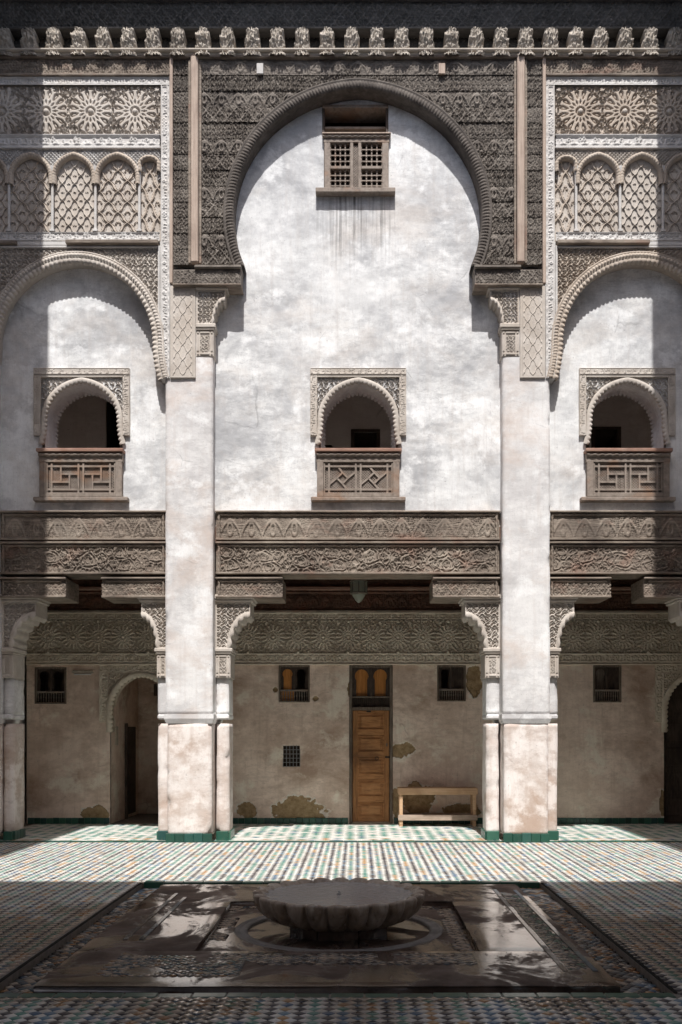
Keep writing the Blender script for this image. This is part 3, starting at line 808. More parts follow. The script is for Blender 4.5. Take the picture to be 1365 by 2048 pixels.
# ---- tube lamp
mb = MB(); zc = gz(1347)
t = thing('wall_lamp', 'short cream tube lamp fixed to the gallery wall', 'lamp', (gxw(166), GW, zc))
mb.box(gxw(146), gxw(187), GW-.04, GW+.02, zc, zc+.05, .008); mb.build('casing', M['fixture'], t)
mb = MB(); mb.box(gxw(149), gxw(184), GW-.05, GW-.02, zc-.03, zc-.004, .012); mb.build('tube', M['stucco_white'], t)

# ---- the door
x0, x1, z0, z1 = W_door
t = thing('panelled_door', 'tall orange-brown panelled wooden door with an arched transom window', 'door', ((x0+x1)/2, GW, 0))
zt = gz(1417); f = .05
for a in ((x0, x0+f), (x1-f, x1)):
    mb = MB(); mb.box(a[0], a[1], GW-.02, GW+.14, 0, z1, .008); mb.build('frame_post', M['door_frame'], t)
mb = MB(); mb.box(x0+f, x1-f, GW-.018, GW+.14, z1-.035, z1); mb.build('frame_head', M['door_frame'], t)
mb = MB(); mb.box(x0+f, x1-f, GW-.03, GW+.12, zt-.03, zt+.025, .006); mb.build('transom_bar', M['door_frame'], t)
mb = MB(); mb.box(x0+f, x1-f, GW-.01, GW+.12, 0, .03, .006); mb.build('threshold', M['pine_grey'], t)
tr = link(MB().box(x0+f, x1-f, GW+.075, GW+.09, zt+.025, z1-.035).mesh('transom_panel', M['shutter'], org=WL[t]), 'transom_panel', t)
zr = zt+.19
mb = MB(); mb.box(x0+f, x1-f, GW+.0, GW+.05, zr-.014, zr+.014); mb.build('middle_rail', M['door_frame'], tr)
spandrel_board('arched_board', x0+f, x1-f, zr+.014, z1-.035, GW+.03, M['wood_black'], tr)
xm = (x0+x1)/2; mb = MB(); mb.box(xm-.022, xm+.022, GW+.005, GW+.05, zr+.014, z1-.035); mb.build('mullion', M['wood_black'], tr)
mb = MB(); mb.box(x0+f, x1-f, GW+.055, GW+.062, zt+.025, zr); mb.build('backing', M['wood_black'], tr)
for i in range(18):
    mb = MB(); x = x0+f+.02+(x1-x0-2*f-.04)*i/17; mb.lathe([(.006, 0), (.011, .03), (.006, .06), (.012, .085), (.006, .15)], (x, GW+.03, zt+.025), 6); mb.build('spindle', M['wood_black'], tr, True)
lx0, lx1, lz0, lz1 = x0+f+.006, x1-f-.006, .032, zt-.034
lw = lx1-lx0; yl = GW+.045
leaf = link(MB().box(lx0, lx1, yl+.022, yl+.05, lz0, lz1).mesh('door_leaf', M['door'], org=WL[t]), 'door_leaf', t)
st = .085
for a in ((lx0, lx0+st), (lx1-st, lx1)):
    mb = MB(); mb.box(a[0], a[1], yl, yl+.04, lz0, lz1, .004); mb.build('stile', M['door_stile'], leaf)
ph = (lz1-lz0)/5.0
for i in range(6):
    zc = lz0+ph*i; a, b = (max(lz0, zc-.045), min(lz1, zc+.045))
    if i == 0: b += .03
    mb = MB(); mb.box(lx0+st, lx1-st, yl+.002, yl+.04, a, b, .004); mb.build('rail', M['door'], leaf)
for i in range(5):
    a, b = lz0+ph*i+.055+(.03 if i == 0 else 0), lz0+ph*(i+1)-.055
    mb = MB(); X0, X1 = lx0+st+.012, lx1-st-.012
    mb.box(X0+.014, X1-.014, yl+.016, yl+.03, a+.014, b-.014, .006); mb.box(X0+.04, X1-.04, yl-.002, yl+.02, a+.04, b-.04, .014)
    mb.box(X0-.014, X0+.012, yl-.008, yl+.03, a-.012, b+.012, .006); mb.box(X1-.012, X1+.014, yl-.008, yl+.03, a-.012, b+.012, .006); mb.box(X0+.013, X1-.013, yl-.007, yl+.03, a-.012, a+.012, .006); mb.box(X0+.013, X1-.013, yl-.007, yl+.03, b-.012, b+.012, .006)
    mb.build('door_panel', M['door'], leaf)
zk = gz(1515); mb = MB()
mb.box(lx1-.07, lx1+.02, yl-.012, yl, zk-.012, zk+.018, .003); mb.build('bolt', M['iron'], leaf)
mb = MB(); n = 16
for i in range(n):
    a0, a1 = 2*pi*i/n, 2*pi*(i+1)/n
    mb.bar((lx0+lw*.66+.028*cos(a0), zk-.02+.028*sin(a0)), (lx0+lw*.66+.028*cos(a1), zk-.02+.028*sin(a1)), .009, .01, yl-.014)
mb.build('ring_knocker', M['iron'], leaf)
mb = MB(); mb.box(lx1-.055, lx1-.03, yl-.008, yl, gz(1493), gz(1487), .003); mb.build('keyhole_plate', M['lead'], leaf)
mb = MB(); mb.box(lx0+lw*.38, lx0+lw*.5, yl-.006, yl+.002, lz1-.03, lz1-.006, .002); mb.build('number_plate', M['iron'], leaf)

# ---- bench
by = 2.12; bx0, bx1 = PX(797, by), PX(956, by); bz = PZ(1577, by)
t = thing('bench', 'raw pine plank bench standing against the gallery wall beside the door', 'bench', ((bx0+bx1)/2, 2.3, 0))
for i in range(3):
    mb = MB(); mb.box(bx0, bx1, by+.025+i*.115, by+.135+i*.115, bz-.03, bz, .004); mb.build('seat_plank', M['pine'], t)
mb = MB(); mb.box(bx0-.002, bx1+.002, by, by+.022, bz-.105, bz+.002, .004); mb.build('apron', M['pine'], t)
mb = MB(); mb.box(bx0, bx1, by+.374, by+.394, bz-.105, bz, .004); mb.build('apron', M['pine'], t)
for x in (bx0+.02, bx1-.075):
    for y in (by+.024, by+.315):
        mb = MB(); mb.box(x, x+.055, y, y+.055, 0.0, bz-.03, .004); mb.build('leg', M['pine'], t)
for y in (by+.001, by+.372):
    mb = MB(); mb.box(bx0, bx1, y, y+.022, .10, .19, .004); mb.build('stretcher', M['pine_grey'], t)
mb = MB(); mb.box(bx0+.05, bx1-.05, by+.03, by+.36, .15, .17, .003); mb.build('lower_shelf', M['pine_grey'], t)

# ---- lantern
lx, ly, lz = PX(718, 1.2), 1.2, PZ(1190, 1.2)
t = thing('hanging_lantern', 'small metal and glass lantern hanging in the gallery above the door', 'lantern', (lx, ly, lz))
mb = MB(); mb.lathe([(.004, .02), (.10, .0), (.135, .015), (.14, .03), (.13, .035)], (lx, ly, lz), 8); mb.build('bottom_rim', M['lead'], t)
mb = MB(); mb.lathe([(.012, -.12), (.05, -.085), (.085, -.03), (.10, .0)], (lx, ly, lz), 10); mb.build('glass_finial', M['lglass'], t, True)
mb = MB(); mb.lathe([(.13, .035), (.12, .19)], (lx, ly, lz), 8); mb.build('glass_body', M['lglass'], t)
for i in range(8):
    a = 2*pi*i/8; mb = MB(); x, y = lx+.128*cos(a), ly+.128*sin(a); mb.box(x-.006, x+.006, y-.006, y+.006, lz+.03, lz+.20, .002); mb.build('corner_rib', M['lead'], t)
mb = MB(); mb.lathe([(.13, .19), (.14, .20), (.10, .25), (.03, .30), (.012, .36), (.01, 4.06-lz)], (lx, ly, lz), 8); mb.build('cap', M['lead'], t)
# ================================================================== piers
def capital(root, x0, g, yf, yb, zs1, zs0, zc1, zc0, zl0, zb0, a_s, a_t, a_b, k=.165, mat='stucco'):
    """bracket capital: slab, carved face with a lobed quarter arch, ledge, carved block. a = distance from x0 along g"""
    mt = M[mat]; X = lambda a: x0+g*a
    cap = ent('bracket_capital', (x0, yf, zl0), root)
    mb = MB(); mb.box(X(-.01), X(a_s), yf-.05, yb, zs0+.035, zs1, .012)
    mb.box(X(-.008), X(a_s-.02), yf-.03, yb-.01, zs0, zs0+.034, .012); mb.build('top_slab', mt, cap)
    rx = a_t-a_b; rz = zc1-zc0
    el = lambda A, Z: ((A-(a_t+.0))/rx)**2+((Z-zc0)/rz)**2
    keep = lambda XX, ZZ: ((el((XX-x0)*g, ZZ) > 1) | (ZZ > zc1)) & ((XX-x0)*g < a_t+.001)
    pat = p_arab(k, .25, 0, 3)
    def face(XX, ZZ):
        A = (XX-x0)*g; h = pat(XX, ZZ)
        e = np.sqrt(np.maximum(el(A, ZZ), 0))
        rim = ((e < 1.17) & (ZZ < zc1+.02)) | (A < .028) | (ZZ > zs0-.022) | ((A > a_t-.022) & (ZZ > zc1-.03)) | (ZZ < zc0+.02)
        return np.where(rim, 1.0, h)
    relief('carved_face', min(X(0), X(a_t)), max(X(0), X(a_t)), zc0, zs0, yf, face, .03, mt, cap, .0075, keep=keep)
    # soffit with lobes and the end face
    n = 46; vs = []; fs = []; ny = 7
    for i in range(n+1):
        th = pi-(pi/2)*i/n
        lob = abs(sin(i/n*pi*5.0)); rr = 1-.09*lob
        a, z = a_t+rx*rr*cos(th), zc0+rz*rr*sin(th)
        for j in range(ny+1):
            y = yf+.002+(yb-yf)*j/ny
            vs.append((X(a), y, z))
    for i in range(n):
        for j in range(ny): fs.append((i*(ny+1)+j, (i+1)*(ny+1)+j, (i+1)*(ny+1)+j+1, i*(ny+1)+j+1))
    MB().add(vs, fs).build('lobed_soffit', mt, cap, True)
    # little beads along the front of the lobes
    vs = []; fs = []
    for i in range(n+1):
        th = pi-(pi/2)*i/n; lob = abs(sin(i/n*pi*5.0))
        for rr, y in ((1-.09*lob, yf+.002), (1-.09*lob-.0, yf-.018), (1.10, yf-.022), (1.14, yf+.003)):
            vs.append((X(a_t+rx*rr*cos(th)), y, zc0+rz*rr*sin(th)))
    for i in range(n):
        for j in range(3): fs.append((i*4+j, (i+1)*4+j, (i+1)*4+j+1, i*4+j+1))
    MB().add(vs, fs).build('lobed_edge', mt, cap, True)
    mb = MB(); mb.box(X(a_t-.004), X(a_t), yf+.004, yb, zc1, zs0, .001); mb.build('end_face', mt, cap)
    mb = MB(); mb.box(X(-.004), X(a_b+.035), yf-.025, yb, zl0+.028, zc0+.006, .01); mb.box(X(-.003), X(a_b+.02), yf-.01, yb-.006, zl0, zl0+.027, .008); mb.build('neck_ledge', mt, cap)
    bl = link(MB().box(X(-.002), X(a_b+.006), yf+.012, yb-.01, zb0, zl0, .006).mesh('neck_block', mt, org=WL[cap]), 'neck_block', cap)
    zz0, zz1 = zb0+.025, zl0-.02; xa, xb = sorted((X(.012), X(a_b-.008)))
    pb = p_arab(min(.10, k), .2, 0, 9)
    def blk(XX, ZZ):
        fr = (XX-xa < .028) | (xb-XX < .028) | (ZZ-zz0 < .028) | (zz1-ZZ < .028)
        gr = (np.abs(XX-xa-.032) < .006) | (np.abs(xb-XX-.032) < .006) | (np.abs(ZZ-zz0-.032) < .006) | (np.abs(zz1-ZZ-.032) < .006)
        return np.where(gr, 0, np.where(fr, 1.0, pb(XX, ZZ)))
    relief('block_panel', xa, xb, zz0, zz1, yf, blk, .022, mt, cap, .0075)
    return cap

mb = MB(); mb.box(0, .118, -.02, .03, 0, .125, .006); plinth_me = mb.mesh('plinth_tile', M['green'])
mb = MB(); mb.box(-.02, .03, 0, .118, 0, .125, .006); plinth_side_me = mb.mesh('plinth_tile', M['green'])
def plinth(root, x0, x1, y):
    n = max(1, int(round((x1-x0)/.12)))
    for i in range(n):
        o = link(plinth_me, 'plinth_tile', root, (x0+(x1-x0)*i/n, y+random.uniform(-.003, .003), 0)); o.scale = ((x1-x0)/n/.12, 1, random.uniform(.95, 1.05))
def plinth_side(root, x, y0, y1, g):
    n = max(1, int(round((y1-y0)/.12)))
    for i in range(n):
        o = link(plinth_side_me, 'plinth_tile', root, (x, y0+(y1-y0)*i/n, 0)); o.scale = (g, (y1-y0)/n/.12, random.uniform(.95, 1.05))
YC = .22
ZS = [PZ(p, YC) for p in (1190, 1204, 1232, 1297, 1308, 1356)]
zm = PZ(1443)
def frustum(mb, xa, xb, ya, yb, z0, z1, e):
    mb.add([(xa+e, ya+e, z0), (xb-e, ya+e, z0), (xb-e, yb, z0), (xa+e, yb, z0), (xa, ya, z1), (xb, ya, z1), (xb, yb, z1), (xa, yb, z1)],
           [(0, 1, 5, 4), (1, 2, 6, 5), (2, 3, 7, 6), (3, 0, 4, 7), (0, 3, 2, 1), (4, 5, 6, 7)])
def pier(s, label, xi, xo, zt, corner=False):
    """s: side of the court (-1/1); xi inner and xo outer |x| of the tall pilaster"""
    t = thing('pier', label, 'pier', (s*(xi+xo)/2, .4, 0), 'tall plastered piers of the court')
    a, b = sorted((s*xi, s*xo))
    rough_prism(a, b, 0, .9, zm+.10, zt, .05, .008, 3+s*2+xi).build('shaft', M['pier'], t, True)
    mb = MB(); frustum(mb, a-.012, b+.012, -.014, .9, zm-.01, zm+.105, .0)
    mb2 = MB(); frustum(mb2, a-.012, b+.012, -.014, .9, zm+.04, zm+.10, .0); 
    mb3 = MB(); frustum(mb3, a-.014, b+.014, -.018, .9, zm-.03, zm+.04, .028); mb3.v += []; mb2.add(mb3.v, mb3.f)
    mb2.build('moulding', M['pier'], t)
    rough_prism(a+.022, b-.022, .016, .9, .10, zm-.028, .05, .009, 9+s+xi).build('base_shaft', M['pierlow'], t, True)
    plinth(t, a+.01, b-.01, .0)
    sides = ((-1, xi, .14, .54, .48, .15),) if corner else ((-1, xi, .185, .545, .49, .205), (1, xo, .165, .43, .38, .16))
    for d, xe, wdt, a_s, a_t, a_b in sides:
        g = s*d
        xa, xb = sorted((s*xe, s*xe+g*wdt))
        rough_prism(xa-.0, xb, .28, .74, zm+.10, ZS[5]+.01, .05, .005, 5+xe).build('side_shaft', M['pier'], t, True)
        rough_prism(xa, xb-0, .295, .74, .10, zm-.028, .05, .007, 8+xe).build('side_base', M['pierlow'], t, True)
        mb = MB(); mb.box(xa-.0, xb, .262, .75, zm+.03, zm+.105, .02); mb.build('side_moulding', M['pier'], t)
        plinth(t, xa+.004, xb-.004, .275); plinth_side(t, s*xe+g*(wdt-.012), .30, .72, g)
        capital(t, s*xe, g, YC, .70, *ZS, a_s, a_t, a_b)
    return t
XI, XO = 2.0, 2.66
piers = {}
for s, lab in ((-1, 'tall white plastered pier beside the arched passage, with peeling base'), (1, 'tall white plastered pier beside the pine bench, with chipped base')):
    t = pier(s, lab, XI, XO, 7.70); piers[s] = t
    # carved stucco panel and bracket high on the pier
    x0, x1 = sorted((s*PX(392), s*PX(341))); z0, z1 = PZ(757), PZ(572)
    x0, x1 = sorted((-s*PX(392), -s*PX(341)))
    pn = link(MB().box(x0, x1, -.028, .06, z0, z1, .006).mesh('lattice_panel', M['stucco'], org=WL[t]), 'lattice_panel', t)
    sb = p_sebka(.145, .21, (x0+x1)/2, z0+.04, .055, 3)
    relief('lattice_relief', x0+.035, x1-.035, z0+.04, z1-.04, -.034, lambda X, Z: np.where((X-x0 < .05) | (x1-X < .05), 1, sb(X, Z)), .038, M['stucco'], pn, .007)
    zz = [PZ(p, -.02) for p in (566, 580, 600, 648, 660, 712)]
    capital(t, s*2.228, -s, -.02, .40, *zz, .455, .40, .235, .115)
for s, lab in ((-1, 'corner pier half cut by the frame, next to the open black twin window'), (1, 'corner pier hidden beyond the dark end doorway, only its bracket showing')):
    pier(s, lab, 5.0, 5.6, 11.0, True)

# ================================================================== carved lintels
YL = .15
zb = lambda p: PZ(p, YL)
def beam(root, name, x0, x1, z0, z1, pat, depth, y=YL, ends=(1, 1), back=.62, led=.026):
    b = link(MB().box(x0, x1, y+.025, back, z0, z1, .01).mesh(name, M['cedar_grey'], org=WL[root]), name, root)
    mb = MB(); mb.box(x0-.004, x1+.004, y-.035, y+.06, z1-led, z1+.002, .008); mb.build('top_ledge', M['cedar_grey'], b)
    mb = MB(); mb.box(x0, x1, y-.02, y+.06, z0-.003, z0+.028, .006); mb.build('bottom_fillet', M['cedar_grey'], b)
    r = .019; zr = z1-led-.026
    mb = MB(); rope(mb, (x0+.06, zr), (x1-.06, zr), r, y+.006, .085); mb.build('rope_moulding', M['cedar_grey'], b, True)
    for e, x in ((0, x0+.045), (1, x1-.045)):
        if ends[e]:
            mb = MB(); rope(mb, (x, z0+.03), (x, z1-led-.008), r, y+.006, .085); mb.build('end_rope', M['cedar_grey'], b, True)
    xa, xb = x0+(.07 if ends[0] else .0), x1-(.07 if ends[1] else .0)
    relief('carved_front', xa, xb, z0+.024, zr-.016, y, pat, depth, M['cedar_grey'], b, .0098)
    return b
def lintel(label, x0, x1, corbels, seed):
    t = thing('carved_lintel', label, 'lintel', ((x0+x1)/2, YL, zb(1195)), 'carved cedar lintels over the gallery')
    z0, z1 = zb(1080), zb(1022)
    beam(t, 'upper_beam', x0, x1, z0, z1, p_niches(.30, z0, z1-.06, x0+.2, .45, seed, .06), .022)
    z0, z1 = zb(1148), zb(1084)
    beam(t, 'lower_beam', x0, x1, z0, z1, p_scroll(.15, .4, seed+1), .028, YL+.004)
    for (a, b, e) in corbels:
        beam(t, 'corbel', a, b, zb(1195), zb(1155), p_lozenge(.13, .35, seed+2), .02, YL+.008, e, .78)
    return t
lintel('three-tiered carved cedar lintel spanning the wide central bay between the piers', -1.985, 1.985, ((-1.985, -1.05, (1, 0)), (1.05, 1.985, (0, 1))), 1)
lintel('carved cedar lintel over the arched passage bay, its far end in shade', -5.0, -2.672, ((-3.58, -2.672, (0, 1)), (-5.0, -4.08, (1, 0))), 12)
lintel('carved cedar lintel over the bay with the lone twin window and end doorway', 2.672, 5.0, ((2.672, 3.54, (1, 0)), (4.0, 5.0, (0, 1))), 23)

# ================================================================== upper plaster walls
YW = .21
wz = lambda p: PZ(p, YW)
wx = lambda p: PX(p, YW)
WIN = [(wx(165), 'wl'), (wx(717), 'wc'), (wx(1254), 'wr')]
RA = .515; ZA = wz(840); ZSILL = wz(1000)
arches = {c: inside_arch(c, ZA, RA, ZSILL+.02, .02, dx=.03) for c, _ in WIN}
TW = (wx(645), wx(777), wz(386), wz(208))
w = thing('upper_wall', 'tall sunlit white plaster wall inside the great wooden arch', 'wall', (0, YW, 4.6))
relief('wall_plaster', -2.2, 2.2, zb(1024), 10.75, YW, None, 0, M['white'], w, .025, keep=rects_out([inset(TW, .03)], [arches[WIN[1][0]]]), rough=.012)
w = thing('upper_wall', 'white plaster wall under the stucco arch, its outer strip in deep shade', 'wall', (-3.9, YW, 4.6))
relief('wall_plaster', -5.5, -2.55, zb(1024), 8.3, YW, None, 0, M['white'], w, .025, keep=rects_out([], [arches[WIN[0][0]]]), rough=.012)
w = thing('upper_wall', 'white plaster wall with rosy stains under the stucco arch by the corner shadow', 'wall', (3.9, YW, 4.6))
relief('wall_plaster', 2.55, 5.5, zb(1024), 8.3, YW, None, 0, M['white'], w, .025, keep=rects_out([], [arches[WIN[2][0]]]), rough=.012)

# corridor behind the windows
YB = 2.3; kx = lambda p: PX(p, YB); kz = lambda p: PZ(p, YB)
holes = [(kx(706), kx(757), 4.4, kz(865)), (kx(640), kx(664), 4.4, kz(888)), (kx(1187), kx(1239), 4.4, kz(860)), (kx(214), kx(214)+.7, 4.4, 7.3)]
cw = relief('corridor_wall', -5.6, 5.6, 4.4, 7.7, YB, None, 0, M['room'], None, .05, keep=rects_out(holes), rough=.01, kind='structure')
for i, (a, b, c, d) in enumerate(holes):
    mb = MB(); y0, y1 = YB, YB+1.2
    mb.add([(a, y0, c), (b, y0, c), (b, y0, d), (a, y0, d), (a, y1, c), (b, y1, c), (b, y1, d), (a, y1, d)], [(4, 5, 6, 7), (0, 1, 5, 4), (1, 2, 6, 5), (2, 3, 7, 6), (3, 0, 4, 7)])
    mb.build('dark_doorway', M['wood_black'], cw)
    if i in (0, 2):
        mb = MB()
        mb.box(a-.03, a+.03, y0-.02, y0+.06, c, d); mb.box(b-.03, b+.03, y0-.02, y0+.06, c, d); mb.box(a-.03, b+.03, y0-.022, y0+.06, d, d+.05)
        mb.build('door_casing', M['wood_black'], cw)
mb = MB(); mb.box(-5.6, 5.6, YW+.42, 6, 7.7, 7.8); mb.build('corridor_ceiling', M['room'], kind='structure')
mb = MB(); mb.box(-5.6, 5.6, YW+.02, YB+.01, 4.404, 4.43); mb.build('corridor_floor', M['room'], kind='structure')

def balcony_window(cx, label, style):
    t = thing('balcony_window', label, 'window', (cx, YW, ZSILL), 'lobed arch balcony windows')
    zt, zleg = wz(738), wz(873); fw = .098; hw = .672
    # stucco surround
    al = ent('stucco_surround', (cx, YW, zleg), t)
    mb = MB(); mb.box(cx-hw, cx+hw, YW-.05, YW+.02, zt-fw, zt, .005); mb.build('frame_head', M['stucco'], al)
    relief('script_band', cx-hw+.01, cx+hw-.01, zt-fw+.008, zt-.008, YW-.056, p_script(zt-fw, zt, 2), .026, M['stucco'], al, .008)
    for s in (-1, 1):
        a, b = sorted((cx+s*hw, cx+s*(hw-fw)))
        mb = MB(); mb.box(a, b, YW-.048, YW+.02, zleg, zt-fw-.001, .005); mb.build('frame_leg', M['stucco'], al)
        relief('script_band', a+.008, b-.008, zleg+.01, zt-fw-.004, YW-.054, p_script(0, 1, 5+s, True, a, b), .026, M['stucco'], al, .008)
    h2 = hw-fw
    mb = MB(); mb.box(cx-h2, cx+h2, YW-.045, YW+.02, zt-fw-.03, zt-fw-.002, .004); mb.build('inner_fillet', M['stucco'], al)
    relief('spandrel', cx-h2, cx+h2, ZA-.2, zt-fw-.03, YW-.025, p_arab(.15, .17, 0, 6), .04, M['stucco'], al, .008,
           keep=lambda X, Z: ~inside_arch(cx, ZA, RA, -9, .015)(X, Z))
    path = arch_path(cx, ZA, RA, wz(890), .045, .02, .009)
    lob = lambda s: -.004-.026*abs(sin(pi*s/.062))
    mb = MB(); mb.sweep(path, lambda i, s: [(.055, YW-.02), (.05, YW-.04), (.02, YW-.045), (lob(s), YW-.038), (lob(s), YW+.0), (.004, YW+.02)])
    mb.build('lobed_edge', M['stucco'], al, True)
    path2 = arch_path(cx, ZA, RA, ZSILL+.02, .045, .02, .012)
    mb = MB(); mb.sweep(path2, lambda i, s: [(.004, YW+.0), (.0, YW+.02), (.0, YW+.36), (-.012+lob(s)*1.1, YW+.365), (-.012+lob(s)*1.1, YW+.415), (.02, YW+.42)])
    mb.build('arch_soffit', M['pier'], al, True)
    # back face of the wall round the opening
    relief('wall_back', cx-.9, cx+.9, 4.4, 7.7, YW+.425, None, 0, M['room'], al, .03, keep=lambda X, Z: ~inside_arch(cx, ZA, RA, ZSILL, -.005, dx=.0)(X, Z))
    # wooden balustrade
    ba = ent('balustrade', (cx, YW, ZSILL), t)
    yf = YW-.09; k = (D+yf)/FPX; bz = lambda p: PZ(p, yf)
    B = lambda n_, a, b, y0, y1, z0, z1, m='joinery', c=.004: MB().box(cx+a, cx+b, y0, y1, z0, z1, c).build(n_, M[m], ba)
    B('handrail', -.605, .605, yf-.055, YW+.06, bz(905), bz(898), 'rail_red', .008)
    mb = MB(); rope(mb, (cx-.58, bz(910)), (cx+.58, bz(910)), .026, yf-.01, .10); mb.build('rope_moulding', M['joinery'], ba, True)
    B('top_rail', -.585, .585, yf, YW+.03, bz(924), bz(905)-.002)
    for s in (-1, 1):
        a, b = sorted((s*.575, s*.485)); B('post', a, b, yf-.004, YW+.03, bz(993), bz(924)-.002)
        a, b = sorted((s*.482, s*.462)); B('inner_post', a, b, yf+.012, YW+.0, bz(985), bz(925))
    B('bottom_rail', -.484, .484, yf-.002, YW+.03, bz(993), bz(985))
    B('sill', -.66, .66, yf-.012, YW+.03, bz(1002), bz(993)-.003, 'joinery', .01)
    x0, x1, z0, z1 = -.462, .462, bz(985), bz(925)
    # fine diagonal lattice, then the bars
    mb = MB(); sp = .036; w = x1-x0; h = z1-z0
    for sgn in (1, -1):
        c = -h
        while c < w+h:
            pts = []
            p0 = (c, 0) if sgn > 0 else (c, h); 
            # clip line x = c + t, z = t (or h - t)
            t0 = max(0, -c); t1 = min(h, w-c)
            if t1 > t0+.01:
                za, zb_ = (t0, t1) if sgn > 0 else (h-t0, h-t1)
                mb.bar((cx+x0+c+t0, z0+za), (cx+x0+c+t1, z0+zb_), .011, .008, yf+.042+(.004 if sgn > 0 else 0))
            c += sp
    la = mb.build('lattice', M['joinery'], ba)
    def bar(p, q, wd=.026, dy=0.0): MB().bar((cx+p[0], p[1]), (cx+q[0], q[1]), wd, .03, yf+.014+dy).build('bar', M['joinery'], ba)
    e = .055; nx = [x0+e, -e*.62, e*.62, x1-e]; nz = [z0+e*.85, z1-e*.85]
    for x in nx: bar((x, z0), (x, z1))
    for z in nz: bar((x0, z), (x1, z), dy=.002)
    for (a, b, mir) in ((nx[0], nx[1], 1), (nx[2], nx[3], -1 if style == 0 else 1)):
        mx, mz = (a+b)/2, (nz[0]+nz[1])/2; hw_, hh_ = (b-a)/2, (nz[1]-nz[0])/2
        if style == 0:                                     # key pattern
            u, v = hw_*.32, hh_*.34
            seg = [((-u, -v), (-u, hh_)), ((-u, v), (hw_, v)), ((u, v), (u, -hh_)), ((u, -v), (-hw_, -v))]
        else:                                              # pinwheel set on its corner
            d = hh_*.52
            seg = [((-d, 0), (hw_*.55, hh_*1.0)), ((0, d), (hw_, -hh_*.15)), ((d, 0), (-hw_*.55, -hh_)), ((0, -d), (-hw_, hh_*.15))]
            d = min(hw_, hh_)*.48
            seg = [((-d-.0, 0), (d*.05+hw_*.0, d)), ((0, d), (d, 0)), ((d, 0), (0, -d)), ((0, -d), (-d, 0))]
            seg += [((0, d), (-hw_*.35, hh_)), ((d, 0), (hw_, hh_*.55)), ((0, -d), (hw_*.35, -hh_)), ((-d, 0), (-hw_, -hh_*.55))]
        for i, (p, q) in enumerate(seg): bar((mx+mir*p[0], mz+p[1]), (mx+mir*q[0], mz+q[1]), .024, .003+.001*i)
    return t
balcony_window(WIN[0][0], 'arched balcony window with key-pattern balustrade, half crossed by the long shadow edge', 0)
balcony_window(WIN[1][0], 'arched balcony window with diamond-pattern balustrade in the tall white wall', 1)
balcony_window(WIN[2][0], 'arched balcony window with key-pattern balustrade and reddish posts by the rosy wall', 0)

# ---- lattice window at the top of the great arch
x0, x1, z0, z1 = TW
t = thing('lattice_window', 'weathered wooden lattice window with open dark top, high under the great arch', 'window', (0, YW, z0), )
yf = YW-.06; tz = lambda p: PZ(p, yf)
def TB(n_, a, b, c, d, y0=yf, y1=YW+.05, m='joinery', ch=.005, par=None): return MB().box(a, b, y0, y1, c, d, ch).build(n_, M[m], par or t)
TB('sill', PX(632, yf), PX(791, yf), tz(388), tz(379), yf-.06)
pa, pb, pc, pd = PX(649, yf), PX(661, yf), PX(765, yf), PX(778, yf)
TB('post', pa, pb, tz(379), tz(284)); TB('post', pc, pd, tz(379), tz(284))
TB('lintel_board', pa-.01, pd+.01, tz(284), tz(276))
TB('cap_board', pa-.03, pd+.03, tz(270), tz(267), yf-.04, YW+.06, 'batten')
mb = MB(); rope(mb, (pa-.02, tz(273.3)), (pd+.02, tz(273.3)), .021, yf-.005, .09); mb.build('rope_moulding', M['joinery'], t, True)
ma, mb_, mc, md = PX(701, yf), PX(707, yf), PX(717, yf), PX(723, yf)
TB('mullion', ma, mb_, tz(379), tz(284)); TB('mullion', mc, md, tz(379), tz(284))
zm1, zm0 = tz(331), tz(337)
for (a, b) in ((pb, ma), (md, pc)):
    TB('middle_rail', a, b, zm0, zm1)
    for (c, d) in ((tz(379), zm0), (zm1, tz(284))):
        mb = MB(); nx_, nz_ = 4, 4
        for i in range(nx_+1):
            x = a+(b-a)*i/nx_; 
            mb.lathe([(.009, 0)]+[q for j in range(nz_*2) for q in ((.010, (d-c)*(j+.2)/(nz_*2)), (.021 if j % 2 else .013, (d-c)*(j+.5)/(nz_*2)), (.010, (d-c)*(j+.8)/(nz_*2)))]+[(.009, d-c)], (x, yf+.04, c), 6)
        for j in range(nz_+1):
            z = c+(d-c)*j/nz_; mb.box(a, b, yf+.032, yf+.048, z-.009, z+.009, .003)
        mb.build('turned_lattice', M['joinery'], t, kind='stuff')
mb = MB(); c = -.9; xa, xb, za, zb_ = mb_, mc, tz(379), tz(288); sp = .034
while c < .2:
    for sg in (1, -1):
        w = xb-xa; h = zb_-za; t0, t1 = max(0, -c), min(w, h-c) if True else 0
        if t1 > t0+.005:
            if sg > 0: mb.bar((xa+t0, za+c+t0), (xa+t1, za+c+t1), .011, .01, yf+.03)
            else: mb.bar((xb-t0, za+c+t0), (xb-t1, za+c+t1), .011, .01, yf+.034)
    c += sp
c = .2
while c < zb_-za:
    for sg in (1, -1):
        w = xb-xa; h = zb_-za; t0, t1 = 0, min(w, h-c)
        if t1 > .005:
            if sg > 0: mb.bar((xa, za+c), (xa+t1, za+c+t1), .011, .01, yf+.03)
            else: mb.bar((xb, za+c), (xb-t1, za+c+t1), .011, .01, yf+.034)
    c += sp
mb.build('lattice', M['joinery'], t)
TB('frame_post', x0, x0+.035, tz(267), tz(208), YW-.02, YW+.3, 'wood_black'); TB('frame_post', x1-.035, x1, tz(267), tz(208), YW-.02, YW+.3, 'wood_black')
TB('frame_head', x0, x1, tz(212), tz(208)+.02, YW-.03, YW+.3, 'joinery'); TB('shelf', x0+.035, x1-.035, tz(246), tz(241), YW+.06, YW+.3)
